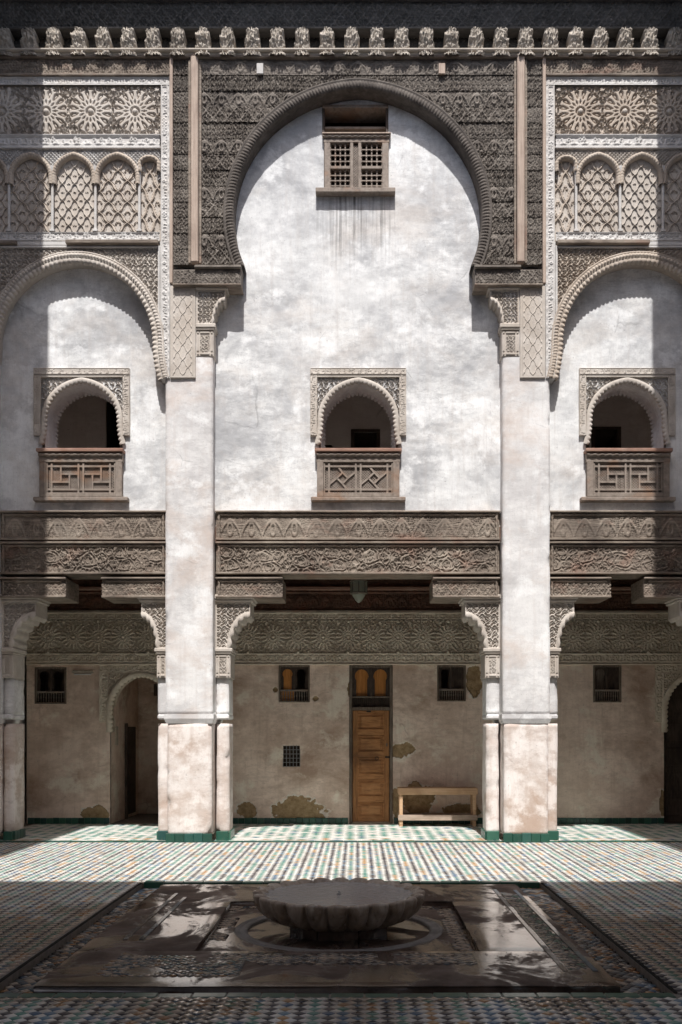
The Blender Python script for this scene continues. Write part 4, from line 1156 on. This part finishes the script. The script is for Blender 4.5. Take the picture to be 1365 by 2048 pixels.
TB('half_shutter', x0+.035, x0+.36, tz(267), tz(246), YW+.2, YW+.22, 'wood_black')
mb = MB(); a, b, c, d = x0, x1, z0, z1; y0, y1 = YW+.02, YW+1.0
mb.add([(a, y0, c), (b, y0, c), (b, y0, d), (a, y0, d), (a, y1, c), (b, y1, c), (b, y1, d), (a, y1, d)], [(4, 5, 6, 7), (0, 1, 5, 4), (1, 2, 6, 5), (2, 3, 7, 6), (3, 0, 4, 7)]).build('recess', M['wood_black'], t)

# ================================================================== great wooden arch
CZ = PZ(430); RG = 1.71; HS = math.asin((CZ-PZ(531))/RG)
t = thing('wooden_arch', 'great dark carved cedar horseshoe arch framing the tall white wall', 'arch', (0, 0, PZ(570)))
zlo, zhi = PZ(530), PZ(119)
xo = 2.545; xb0, xb1 = 2.295, 2.19
out_arch = lambda X, Z: ~inside_arch(0, CZ, RG, -9, .05, horseshoe=HS)(X, Z)
relief('backing_board', -xo, xo, zlo, zhi, .04, None, 0, M['cedar_dark'], t, .03, keep=lambda X, Z: ~inside_arch(0, CZ, RG, -9, .10, horseshoe=HS)(X, Z), smooth=False)
nrow = 13; hrow = (zhi-zlo)/nrow
for r in range(nrow):
    a, b = zlo+hrow*r+.006, zlo+hrow*(r+1)-.004
    dy = random.uniform(-.006, .006)
    for s in (-1, 1):
        q = sorted((s*xo, s*xb0)); relief('carved_board', q[0], q[1], a, b, -.02+dy, p_arab(.125, .17, .4, r+1), .03, M['cedar_dark'], t, .0105)
    if a > CZ+RG+.05:
        relief('carved_board', -xb1, xb1, a, b, -.024+dy, p_niches(.27, a, b, 0, .4, r, .08), .024, M['cedar_dark'], t, .0105)
    else:
        for s in (-1, 1):
            q = sorted((s*xb1, 0)); relief('carved_board', q[0], q[1], a, b, -.022+dy, (p_lozenge(.19, .3, r*3) if r % 3 == 0 else p_niches(.235, a-.01, b+.01, 0, .35, r*3+(s > 0), .105) if r % 3 == 1 else p_arab(.15, .16, .4, r*3+(s > 0))), .034, M['cedar_dark'], t, .0105, keep=out_arch)
for s in (-1, 1):
    a, b = sorted((s*xb0, s*xb1)); zt = PZ(108)
    mb = MB(); mb.box(a, b, -.075, .02, zlo+.01, zt-.06, .014)
    m_ = (a+b)/2; mb.add([(a+.003, -.072, zt-.06), (b-.003, -.072, zt-.06), (m_, -.05, zt), (a+.003, .02, zt-.06), (b-.003, .02, zt-.06), (m_, .02, zt)], [(0, 1, 2), (3, 5, 4), (0, 2, 5, 3), (1, 4, 5, 2)])
    mb.build('pale_batten', M['batten'], t)
    for xx in (xb0+.022, xb1-.022):
        mb = MB(); mb.box(s*xx-.016, s*xx+.016, -.04, .02, zlo+.01, zt-.1, .006); mb.build('edge_strip', M['cedar_grey'], t)
    a, b = sorted((s*xo, s*(xo+.045))); mb = MB(); mb.box(a, b, -.05, .03, zlo-.27, zhi, .008); mb.build('edge_strip', M['batten'], t)
    # corbel under the arch foot
    a, b = sorted((s*1.605, s*2.535)); c, d = PZ(570, -.09), PZ(533, -.09)
    cb = link(MB().box(a, b, -.075, .20, c, d-.03, .008).mesh('corbel', M['cedar_dark'], org=WL[t]), 'corbel', t)
    relief('corbel_carving', a+.02, b-.01, c+.02, d-.045, -.092, p_lozenge(.15, .2, 7), .022, M['cedar_dark'], cb, .0095)
    mb = MB(); mb.box(a-.01, b-.3 if s > 0 else b+.0, -.13, .20, d-.03, d+.01, .01) if s > 0 else mb.box(a+.3, b+.01, -.13, .20, d-.03, d+.01, .01)
    mb.build('corbel_ledge', M['cedar_dark'], cb)
    mb = MB(); mb.box(a-.006, b+.006, -.105, .2, c-.004, c+.018, .006); mb.build('corbel_fillet', M['cedar_grey'], cb)
# small pale tags on the boards
for px in (521, 884):
    mb = MB(); x = PX(px); mb.box(x-.045, x+.045, -.055, -.02, PZ(152), PZ(131), .004); mb.build('pale_block', M['stucco_white'] if px < 700 else M['batten'], t)
path = arch_path(0, CZ, RG, CZ-RG*sin(HS)-.02, 0, .02, .0095, None, HS)
def ribs(i, s):
    f = lambda ph: .014*abs(sin(pi*(s/.042)+ph))
    return [(.15, .0), (.147, -.03), (.125, -.036), (.115, -.022), (.098, -.034-f(.9)), (.06, -.04-f(.45)), (.028, -.034-f(0)), (.008, -.025), (.0, -.01), (.0, .215)]
mb = MB(); mb.sweep(path, ribs); mb.build('arch_moulding', M['cedar_arch'], t, True)

# ================================================================== side stucco panels and arches
def mirror_script(z0, z1, seed): return p_script(z0, z1, seed)
for s, lab1, lab2 in ((-1, 'carved stucco panel with sharp star rosettes above the shaded key-pattern window', 'lobed stucco arch over the key-pattern window by the passage bay'),
                      (1, 'carved stucco panel with worn star rosettes above the rosy plaster wall', 'lobed stucco arch over the rosy plaster wall and its window')):
    m = s
    XE = 5.25
    t = thing('rosette_wall', lab1, 'stucco wall', (s*3.9, 0, PZ(482)))
    def R(name, a, b, c, d, y, pat, depth, mat, par=None, res=.0098, keep=None):
        return relief(name, a, b, c, d, y, pat, depth, M[mat], par or t, res, keep=keep, m=m)
    def BX(name, a, b, y0, y1, c, d, mat, par=None, ch=.005):
        q = sorted((s*a, s*b)); return MB().box(q[0], q[1], y0, y1, c, d, ch).build(name, M[mat], par or t)
    X0, X1 = 2.593, 2.712                                     # vertical script band beside the wood
    BX('panel_body', X0, XE, .04, .20, PZ(482), PZ(154), 'stucco')
    R('script_band', X0, X1, PZ(757), PZ(172), -.022, p_script(0, 1, 4, True, X0, X1), .011, 'stucco_white', res=.008)
    BX('band_body', X0, X1+.02, .002, .2, PZ(757), PZ(482), 'stucco_white')
    R('script_band', X0, XE, PZ(171), PZ(155), -.022, p_script(PZ(171), PZ(155), 7), .018, 'stucco_white')
    zA, zB = PZ(270), PZ(173)
    R('rosette_panel', X1+.02, XE, zA, zB, .0, p_rosettes((716-270)/145., (zA+zB)/2, .30, .614, 16, .085), .045, 'stucco' if s < 0 else 'stucco_warm', res=.0078)
    for i in range(4):
        mb = MB(); mb.lathe([(.034, 0), (.032, .012), (.022, .02), (.001, .024)], (0, 0, 0), 12); mb.v = [(a, -c, b) for a, b, c in mb.v]
        link(mb.mesh('rosette_boss', M['stucco'], True), 'rosette_boss', t, (s*((716-270)/145.+i*.614), .002, (zA+zB)/2))
    R('script_band', X1+.02, XE, PZ(294), PZ(272), -.02, p_script(PZ(294), PZ(272), 9), .018, 'stucco_white')
    BX('fillet', X1+.01, XE, -.028, .05, PZ(298), PZ(294)-.002, 'stucco_white'); BX('fillet', X1+.01, XE, -.026, .05, PZ(272)+.001, PZ(269.5), 'stucco_white')
    # blind arcade
    zs, zt_ = PZ(464), PZ(298)
    cols = [(716-p)/145. for p in (279, 191, 105, 18)]
    arcs = [((cols[i]+cols[i+1])/2, (cols[i+1]-cols[i])/2-.022) for i in range(3)]+[(cols[3]+.30, .275)]
    zsp = PZ(355); ryy = PZ(313)-zsp
    spk = p_knit(.052)
    def keep_sp(X, Z):
        k = np.ones_like(X, bool)
        for c, r in arcs: k &= ~inside_arch(c, zsp, r, zs-.1, .0, ryy)(X, Z)
        k &= ~inside_arch((X1+.025+cols[0])/2, PZ(330), (cols[0]-X1-.06)/2, zs-.1, .0, .09)(X, Z)
        return k & (Z > zsp-.02)
    R('arcade_spandrel', X1+.02, XE, zsp-.05, zt_, -.0, spk, .025, 'stucco_white' if s < 0 else 'stucco', keep=keep_sp, res=.009)
    pats = [(0, .26, .29), (3, .17, .23), (0, .26, .29), (3, .17, .23)]
    for i, (c, r) in enumerate(arcs):
        kd, w_, h_ = pats[i]
        par = R('lattice_panel', c-r-.02, c+r+.02, zs, zsp+ryy+.01, .02, p_sebka(w_, h_, c, zs, .032, kd), .055, 'stucco_warm' if i != 1 else 'stucco', res=.0075)
        path = arch_path(s*c, zsp, r, zsp-.10, 0, .02, .012, ryy)
        mb = MB(); mb.sweep(path, lambda i_, s_: [(.035, .0), (.03, -.03), (.0, -.045-.012*abs(sin(pi*s_/.04))), (-.03, -.02), (-.035, .03)]); mb.build('blind_arch', M['stucco_warm'], t, True)
    c = (X1+.025+cols[0])/2; r = (cols[0]-X1-.06)/2
    R('lattice_panel', X1+.02, cols[0], zs, PZ(318), .02, p_sebka(.21, .42, c, zs, .05, 0), .045, 'stucco_warm', res=.009)
    path = arch_path(s*c, PZ(330), r, PZ(345), 0, .0, .01, .09)
    mb = MB(); mb.sweep(path, lambda i_, s_: [(.04, .0), (.035, -.03), (.0, -.05-.014*abs(sin(pi*s_/.045))), (-.02, -.01), (-.02, .03)]); mb.build('blind_arch', M['stucco_warm'], t, True)
    for cx_ in cols:
        co = ent('colonnette', (s*cx_, 0, zs), t)
        mb = MB(); mb.lathe([(.024, .03), (.021, .08), (.020, .70), (.022, .75)], (s*cx_, .0, zs), 8); mb.build('shaft', M['stucco_white'], co, True)
        mb = MB(); mb.box(s*cx_-.035, s*cx_+.035, -.03, .03, zs, zs+.03); mb.build('base', M['stucco_white'], co)
        mb = MB(); mb.lathe([(.022, .75), (.028, .76), (.022, .78), (.034, .82), (.042, .87), (.042, .90)], (s*cx_, .0, zs), 8); mb.build('capital', M['stucco_white'], co, True)
    R('script_band', X1+.02, XE, PZ(482), PZ(465), -.02, p_script(PZ(482), PZ(465), 12), .018, 'stucco_white')
    # wooden sill below
    wl0 = (716-318)/145.; 
    BX('timber_sill', wl0, wl0+1.27, -.075, .03, PZ(491), PZ(484), 'cedar_grey'); 
    BX('timber_sill', wl0+1.95, XE, -.065, .03, PZ(491), PZ(484.5), 'cedar_grey')
    BX('sill_infill', wl0+1.27, wl0+1.95, -.015, .03, PZ(491), PZ(483), 'stucco_white')
    # the big stucco arch
    t2 = thing('stucco_arch', lab2, 'arch', (s*3.89, 0, PZ(760)))
    ca, cz_, ra, rya, zf = 3.89, PZ(685), 1.083, 1.117, PZ(757)
    R('arch_spandrel', X1+.03, XE, zf, PZ(492), .0, p_arab(.15, .28, 0, 2), .035, 'stucco' if s < 0 else 'stucco_warm', t2, .0095,
      keep=lambda X, Z: ~inside_arch(ca, cz_, ra, -9, .04, rya)(X, Z))
    BX('frame_strip', X1+.015, X1+.045, -.02, .1, zf, PZ(492), 'stucco_white', t2)
    BX('frame_strip', X1+.046, XE, -.018, .1, PZ(496), PZ(492), 'stucco_white', t2)
    path = arch_path(s*ca, cz_, ra, zf-.02, .075, .0, .009, rya)
    rb = lambda s_: .014*abs(sin(pi*s_/.042))
    lb = lambda s_: .024*abs(sin(pi*s_/.065))
    mb = MB(); mb.sweep(path, lambda i_, s_: [(.14, .02), (.137, -.022), (.12, -.026), (.112, -.004), (.104, -.03-rb(s_)), (.062, -.04-rb(s_)), (.045, -.012), (.03, -.03-lb(s_)*.6), (-.005-lb(s_), -.02), (-.005-lb(s_), .05), (.01, .06), (.01, YW+.01)])
    mb.build('arch_moulding', M['stucco_warm'] if s > 0 else M['stucco'], t2, True)
    # wooden frieze over the panel
    t3 = thing('timber_frieze', 'weathered carved cedar frieze band over the ' + ('sharp' if s < 0 else 'worn') + ' rosette panel', 'frieze', (s*3.9, 0, PZ(154)))
    R('carved_front', 2.545, XE, PZ(150), PZ(121), -.03, p_lozenge(.11, .5, 3), .02, 'cedar_grey', t3)
    BX('bottom_fillet', 2.60, XE, -.05, .05, PZ(154.5), PZ(150), 'cedar_grey', t3)

# ================================================================== eave: brackets, ledges, roof
t = thing('roof_eave', 'dark carved cedar eave with a row of sunlit scroll brackets along the roofline', 'eave', (0, 0, PZ(118)))
XE = 5.5
zl0, zl1 = PZ(118), PZ(106)
mb = MB(); mb.box(-XE, XE, -.06, .2, zl0+.02, zl0+.05, .008); mb.box(-XE, XE, -.11, .2, zl0+.05, zl1, .012); mb.build('ledge', M['cedar_bracket'], t)
mb = MB(); mb.box(-XE, XE, -.06, .2, zl0-.01, zl0+.018, .006); mb.build('lower_fillet', M['cedar_grey'], t)
zb0, zb1 = PZ(106, -.12)+.0, PZ(52, -.12)
nu, nv = 18, 26
def bracket_mesh(seed):
    vs = []; fs = []
    pat = p_scroll(.11, 0, seed)
    for j in range(nv+1):
        v = j/nv; hw = .108-.030*v-(.012*max(0, (v-.9)/.1)**2)+.012*(1 if sin(v*13+seed) > .2 else -.4); yf_ = -.13+.02*sin(v*7)-.0*v
        for i in range(nu+1):
            u = i/nu*2-1; x = hw*u; z = v*(zb1-zb0)
            h = float(pat(np.array([[x+seed]]), np.array([[z]]))[0, 0])
            vs.append((x, yf_+.028*u**4+.042*(1-h), z))
        vs.append((hw, .1, z)); vs.append((-hw, .1, z))
    k = nu+3
    for j in range(nv):
        for i in range(nu): fs.append((j*k+i, j*k+i+1, (j+1)*k+i+1, (j+1)*k+i))
        fs.append((j*k+nu, j*k+nu+1, (j+1)*k+nu+1, (j+1)*k+nu)); fs.append((j*k+nu+2, j*k, (j+1)*k, (j+1)*k+nu+2))
    fs.append(tuple(nv*k+i for i in range(k)))
    return MB().add(vs, fs).mesh('bracket', M['cedar_bracket'], True)
bm = [bracket_mesh(i) for i in range(5)]
for i in range(-15, 16):
    link(bm[i % 5], 'bracket', t, (i*.3415-.08, 0, zb0))
relief('carved_soffit_board', -XE, XE, zl1-.02, zb1+.02, .10, p_arab(.12, .2, .2, 3), .03, M['cedar_eave'], t, .013)
relief('carved_frieze', -XE, XE, zb1+.015, 11.62, -.04, p_lozenge(.16, .2, 5), .03, M['cedar_eave'], t, .012)
mb = MB(); mb.box(-XE, XE, -.085, .1, zb1-.0, zb1+.03, .008); mb.build('frieze_fillet', M['cedar_eave'], t)
mb = MB(); mb.box(-XE, XE, -.11, .1, 11.58, 11.62, .008); mb.build('frieze_fillet', M['cedar_eave'], t)
relief('carved_frieze', -XE, XE, 11.625, 12.14, -.09, p_arab(.2, .2, .2, 6), .03, M['cedar_eave'], t, .02)
EY = -.13-(12.13-(zb1+.02))/math.tan(SUN_EL)
mb = MB(); mb.box(-XE, XE, EY+.03, 6.2, 12.2, 12.26, .01); mb.build('eave_boards', M['cedar_eave'], t)
for i in range(33):
    x = -5.4+i*.3415; mb = MB(); mb.box(x-.05, x+.05, EY+.05, .3, 12.12, 12.2, .01); mb.build('rafter', M['cedar_eave'], t)
mb = MB(); mb.box(-XE, XE, EY, EY+.05, 12.13, 12.32, .01); mb.build('fascia', M['cedar_eave'], t)
mb = MB(); mb.box(-5.7, 5.7, 6.0, 6.2, -.3, 12.3); mb.box(-5.75, -5.6, .25, 6.2, -.3, 12.2); mb.box(5.6, 5.75, .25, 6.2, -.3, 12.2); mb.build('rear_walls', M['room'], t)
mb = MB(); mb.box(-5.6, 5.6, .22, .6, 10.75, 12.2); mb.box(-5.6, 5.6, .215, .30, 8.25, 10.76) if False else None; mb.build('parapet_core', M['room'], t)

# ================================================================== fountain
PTOP = .004
chan = sheet('water_channel', [(PL, PR, PF, PB)], -.06, M['marble'], thick=.08)
mb = MB()                                                       # side edges of the sunken square, coloured black as its recess shadow
for (a, b, c, d) in ((PL-.03, PL-.001, PF, PB), (PR+.001, PR+.03, PF, PB)):
    mb = MB(); mb.box(a, b, c, d, -.2, -.001, .006); mb.build('shadow_edge', M['shadow_line'], chan)
mb = MB(); mb.box(0, .197, 0, .09, -.12, .008, .006); gk = mb.mesh('kerb_tile', M['green'])
n = int((PR-PL)/.2)
for i in range(n):
    link(gk, 'kerb_tile', chan, (PL+.02+i*.2, PB-.03, random.uniform(-.004, .003)))
mb = MB()
for i in range(n): link(gk, 'kerb_tile', chan, (PL+.02+i*.2, PF-.08, -.012+random.uniform(-.003, .003)))
# wet tiles in the channel
cxs, cys, cl = [], [], []
for side in (0, 1):
    xa, xb = ((PL+.03, PL+.22) if side == 0 else (1.60, PR-.03))
    for x in np.arange(xa, xb, .064):
        for j, y in enumerate(np.arange(PF+.06, PB-.06, .04)):
            cxs.append(x+(.032 if j % 2 else 0)); cys.append(y); cl.append(random.choice((0, 1, 1, 5, 2, 4)))
V, F = diamonds(np.array(cxs), np.array(cys), .04, .032, z=-.05, rng=rng)
link(mesh_np('channel_tiles', V.reshape(-1, 3), F, tm+[M['t_pale']], False, np.repeat(np.array(cl), 5)), 'channel_tiles', chan, (0, 0, 0), 'stuff')
mb = MB(); mb.add([(PL, PF, -.098), (PR, PF, -.098), (PR, PB, -.098), (PL, PB, -.098)], [(0, 1, 2, 3)])

FX, FY = -.15, -5.38
plat = thing('fountain_platform', 'wet worn marble platform with mosaic inlays and a sunken square round the fountain', 'platform', (FX, FY, -.115))
X0, X1, Y0, Y1 = -1.95, 1.58, -7.22, -3.50
SX0, SX1, SY0, SY1 = FX-.99, FX+1.0, FY-.95, FY+.95           # sunken square
def slab(x0, x1, y0, y1, name='marble_slab', top=PTOP, low=-.12):
    nx_, ny_ = max(2, int((x1-x0)/.05)), max(2, int((y1-y0)/.05)); vs = []; fs = []
    for i in range(nx_+1):
        for j in range(ny_+1):
            x, y = x0+(x1-x0)*i/nx_, y0+(y1-y0)*j/ny_
            e = min(i, nx_-i, j, ny_-j)
            xx = x+(mnoise.noise(Vector((y*6, x, 3)))*.010 if i in (0, nx_) else 0); yy = y+(mnoise.noise(Vector((x*6, y, 7)))*.010 if j in (0, ny_) else 0)
            vs.append((xx, yy, top+mnoise.noise(Vector((x*1.4, y*1.4, 0)))*.003-(.006 if e == 0 else 0)))
    for i in range(nx_):
        for j in range(ny_): fs.append((i*(ny_+1)+j, (i+1)*(ny_+1)+j, (i+1)*(ny_+1)+j+1, i*(ny_+1)+j+1))
    mb = MB().add(vs, fs)
    mb.box(x0+.004, x1-.004, y0+.004, y1-.004, low, top-.012, .002)
    return mb.build(name, M['marble'], plat, True)
slab(X0, X1, Y0, SY0); slab(X0, X1, SY1, Y1); slab(X0, SX0, SY0+.003, SY1-.003); slab(SX1, X1, SY0+.003, SY1-.003)
# floor of the sunken square with the round pool cut out
ZQ = -.045; RP = .725; RO = .83
vs, fs = [], []; n = 64
for i in range(n):
    a = 2*pi*i/n; c_, s_ = cos(a), sin(a); k = min((SX1-SX0)/2/max(abs(c_), 1e-6), (SY1-SY0)/2/max(abs(s_), 1e-6))
    vs.append((FX+RO*c_, FY+RO*s_, ZQ)); vs.append(((SX0+SX1)/2+k*c_, (SY0+SY1)/2+k*s_, ZQ))
for i in range(n): j = (i+1) % n; fs.append((2*i, 2*i+1, 2*j+1, 2*j))
MB().add(vs, fs).build('sunken_floor', M['marble'], plat)
mb = MB(); mb.lathe([(RO, -.01), (RO-.004, .003), (RO-.03, .004), (RO-.034, -.003), (RO-.055, -.003), (RO-.06, .004), (RP+.01, .003), (RP, -.004), (RP, -.1)], (FX, FY, ZQ), 72); mb.build('pool_rim', M['ring'], plat, True)
mb = MB(); mb.lathe([(RP+.01, -.1), (.05, -.1)], (FX, FY, ZQ), 48); mb.build('pool_bottom', M['marble'], plat)
mb = MB(); mb.lathe([(RP+.002, 0)]+[(RP*i/10, 0) for i in range(9, -1, -1)], (FX, FY, ZQ-.045), 64); mb.build('pool_water', M['water_dark'], plat, True)
# mosaic inlays: small cut tiles standing a hair proud of the slab
def mosaic(name, x0, x1, y0, y1, a, palette, frac=.85, seed=1, hgt=.004, z=PTOP):
    nx_, ny_ = int((x1-x0)/a/2)*2, int((y1-y0)/a/2)*2
    P, Q, C = [], [], []
    r = np.random.default_rng(seed)
    for i in range(int((x1-x0)/a)+1):
        for j in range(int((y1-y0)/a)+1):
            if (i+j) % 2: continue
            x, y = x0+i*a, y0+j*a
            nz_ = mnoise.noise(Vector((x*2.6+seed, y*2.6, seed)))
            if nz_ > frac-.5 or r.random() < .06: continue
            u, v = ((x-x0) % (a*12))/(a*12)-.5, ((y-y0) % (a*12))/(a*12)-.5
            d = math.hypot(u, v); th = math.atan2(v, u)
            ring = int(d*7+.7*cos(th*8))
            P.append(x); Q.append(y); C.append(palette[(ring+(i % 3 == 0)) % len(palette)])
    V, F = diamonds(np.array(P), np.array(Q), a, gap=.0008, z=z+hgt-.001, rng=r)
    return link(mesh_np(name, (V.reshape(-1, 3)-np.asarray(WL[plat])), F, tm+[M['t_pale']], False, np.repeat(np.array(C), 5)), name, plat, None, 'stuff')
mosaic('mosaic_panel', -1.62, -.75, -7.0, -6.50, .026, [5, 0, 4, 0, 5, 2, 0], .80, 3)
mosaic('mosaic_band', -.98, .78, -6.72, -6.42, .026, [4, 0, 5, 0, 1, 5], .72, 5)
mosaic('mosaic_band', SX0+.03, SX1-.03, SY1-.14, SY1-.03, .02, [0, 4, 0, 1], .6, 6, .006, ZQ)
mosaic('mosaic_band', SX1-.14, SX1-.03, SY0+.04, SY1-.16, .02, [0, 5, 0, 1], .6, 7, .006, ZQ)
mosaic('mosaic_band', SX0+.03, SX0+.14, SY0+.04, SY1-.16, .02, [0, 1, 0, 5], .5, 8, .006, ZQ)
for (xs, y0_, y1_, mt) in ((1.30, -6.9, -3.95, 't_pale'), (1.49, -6.9, -3.95, 't_blue'), (-1.72, -6.0, -4.1, 't_pale'), (-1.60, -6.0, -4.3, 't_blue')):
    yy = y0_
    while yy < y1_:
        L = random.uniform(.16, .24); mb = MB(); mb.box(xs, xs+.035, yy, yy+L-.004, -.02, PTOP+.006, .002); mb.build('inlay_strip', M[mt], plat); yy += L
mosaic('mosaic_band', 1.36, 1.475, -6.85, -4.0, .019, [0, 3, 1, 0, 5], .75, 12)
# basin
t = thing('fountain_basin', 'scalloped shell-shaped marble fountain basin brimming with water', 'fountain', (FX, FY, ZQ-.14))
NL = 24
def scal(depth):
    return lambda th, i: 1+depth[i]*(abs(cos(th*NL/2))**.55-.6)
pr = [(.30, .012), (.38, .014), (.47, .032), (.55, .070), (.61, .125), (.645, .185), (.658, .235), (.652, .250), (.63, .254), (.605, .245), (.59, .22), (.52, .16), (.3, .10), (.01, .09)]
dp = [.02, .08, .13, .15, .145, .135, .12, .11, .095, .08, .06, .04, .0, 0]
mb = MB(); mb.lathe(pr, (FX, FY, 0), 240, scal(dp))
v2 = []
for (x, y, z) in mb.v:
    th = math.atan2(y-FY, x-FX); r_ = math.hypot(x-FX, y-FY)
    if z > .2: z += .016*(abs(cos(th*NL/2))-.5)+mnoise.noise(Vector((x*5, y*5, 2)))*.006
    v2.append((x, y, z+mnoise.noise(Vector((x*8, y*8, z*8)))*.004))
mb.v = v2; mb.build('bowl', M['basin'], t, True)
mb = MB(); mb.lathe([(.625, 0)]+[(.62*i/14, 0) for i in range(13, -1, -1)], (FX, FY, .228), 96, lambda th, i: 1+(.05*(abs(cos(th*NL/2))-.5) if i == 0 else 0))
mb.v = [(x, y, z+.0016*sin(math.hypot(x-FX, y-FY)*75)*math.exp(-2.2*math.hypot(x-FX, y-FY))) for x, y, z in mb.v]
mb.build('basin_water', M['water'], t, True)
mb = MB(); mb.lathe([(.012, 0), (.018, .006), (.010, .014), (.006, .028)], (FX, FY, .226), 12); mb.build('water_jet', M['water'], t, True)
for i in range(8):
    a = 2*pi*i/8+pi/8; b = 2*pi*(i+1)/8+pi/8; r0 = .41; g = .012
    mb = MB(); mb.add([(FX+r*cos(q), FY+r*sin(q), z) for z in (-.16, .03) for (r, q) in ((r0, a+g), (r0, b-g), (.26, b-g), (.26, a+g))],
                      [(0, 1, 5, 4), (1, 2, 6, 5), (3, 0, 4, 7), (4, 5, 6, 7)]); mb.build('pedestal_block', M['marble'], t)
mb = MB(); mb.lathe([(.385, -.16), (.385, .015), (.30, .02)], (FX, FY, 0), 24); mb.build('pedestal_core', M['marble'], t)

# ================================================================== the other three wings of the court (outside the frame, they shade it)
def wing(name, label, boxes, loc):
    t = thing(name, label, 'building', loc)
    for n_, b, mt in boxes: MB().box(*b, .01).build(n_, M[mt], t)
    return t
SEL, SER = -4.36, 4.15
wing('side_wing', 'plastered courtyard wing whose eave shades the corner-pier edge of the facade',
     [('wall', (-5.75, -5.5, -13.5, .2, -.3, 12.2), 'pier'), ('eave', (-5.8, SEL, -13.5, EY-.02, 12.05, 12.15), 'cedar_eave'), ('eave_return', (-5.8, SEL, EY-.02, .2, 12.33, 12.40), 'cedar_eave'), ('roof', (-7, SEL+.02, -13.5, .3, 12.42, 12.5), 'rooftile')], (-5.6, -6, 0))
wing('side_wing', 'plastered courtyard wing whose eave shades the end-doorway edge of the facade',
     [('wall', (5.5, 5.75, -13.5, .2, -.3, 12.2), 'pier'), ('eave', (SER, 5.8, -13.5, EY-.02, 12.05, 12.15), 'cedar_eave'), ('eave_return', (SER, 5.8, EY-.02, .2, 12.33, 12.40), 'cedar_eave'), ('roof', (SER-.02, 7, -13.5, .3, 12.42, 12.5), 'rooftile')], (5.6, -6, 0))
RY = -3.39-12.2/math.tan(SUN_EL)
wing('rear_wing', 'plastered courtyard wing behind the viewer whose eave shades the fountain',
     [('wall', (-5.5, 5.5, RY-1.1, RY-.8, 4.3, 12.2), 'pier'), ('eave', (-5.8, 5.8, RY-2.5, RY, 12.2, 12.3), 'cedar_eave'), ('gallery_ceiling', (-5.5, 5.5, -15, RY-1.1, 4.3, 4.5), 'painted'),
      ('gallery_wall', (-5.5, 5.5, -15.2, -15, -.3, 4.5), 'gallery'), ('pier_shaft', (-2.7, -1.9, RY-1.4, RY-.8, -.3, 4.3), 'pier'), ('pier_shaft', (1.9, 2.7, RY-1.4, RY-.8, -.3, 4.3), 'pier')], (0, RY-1.2, 0))
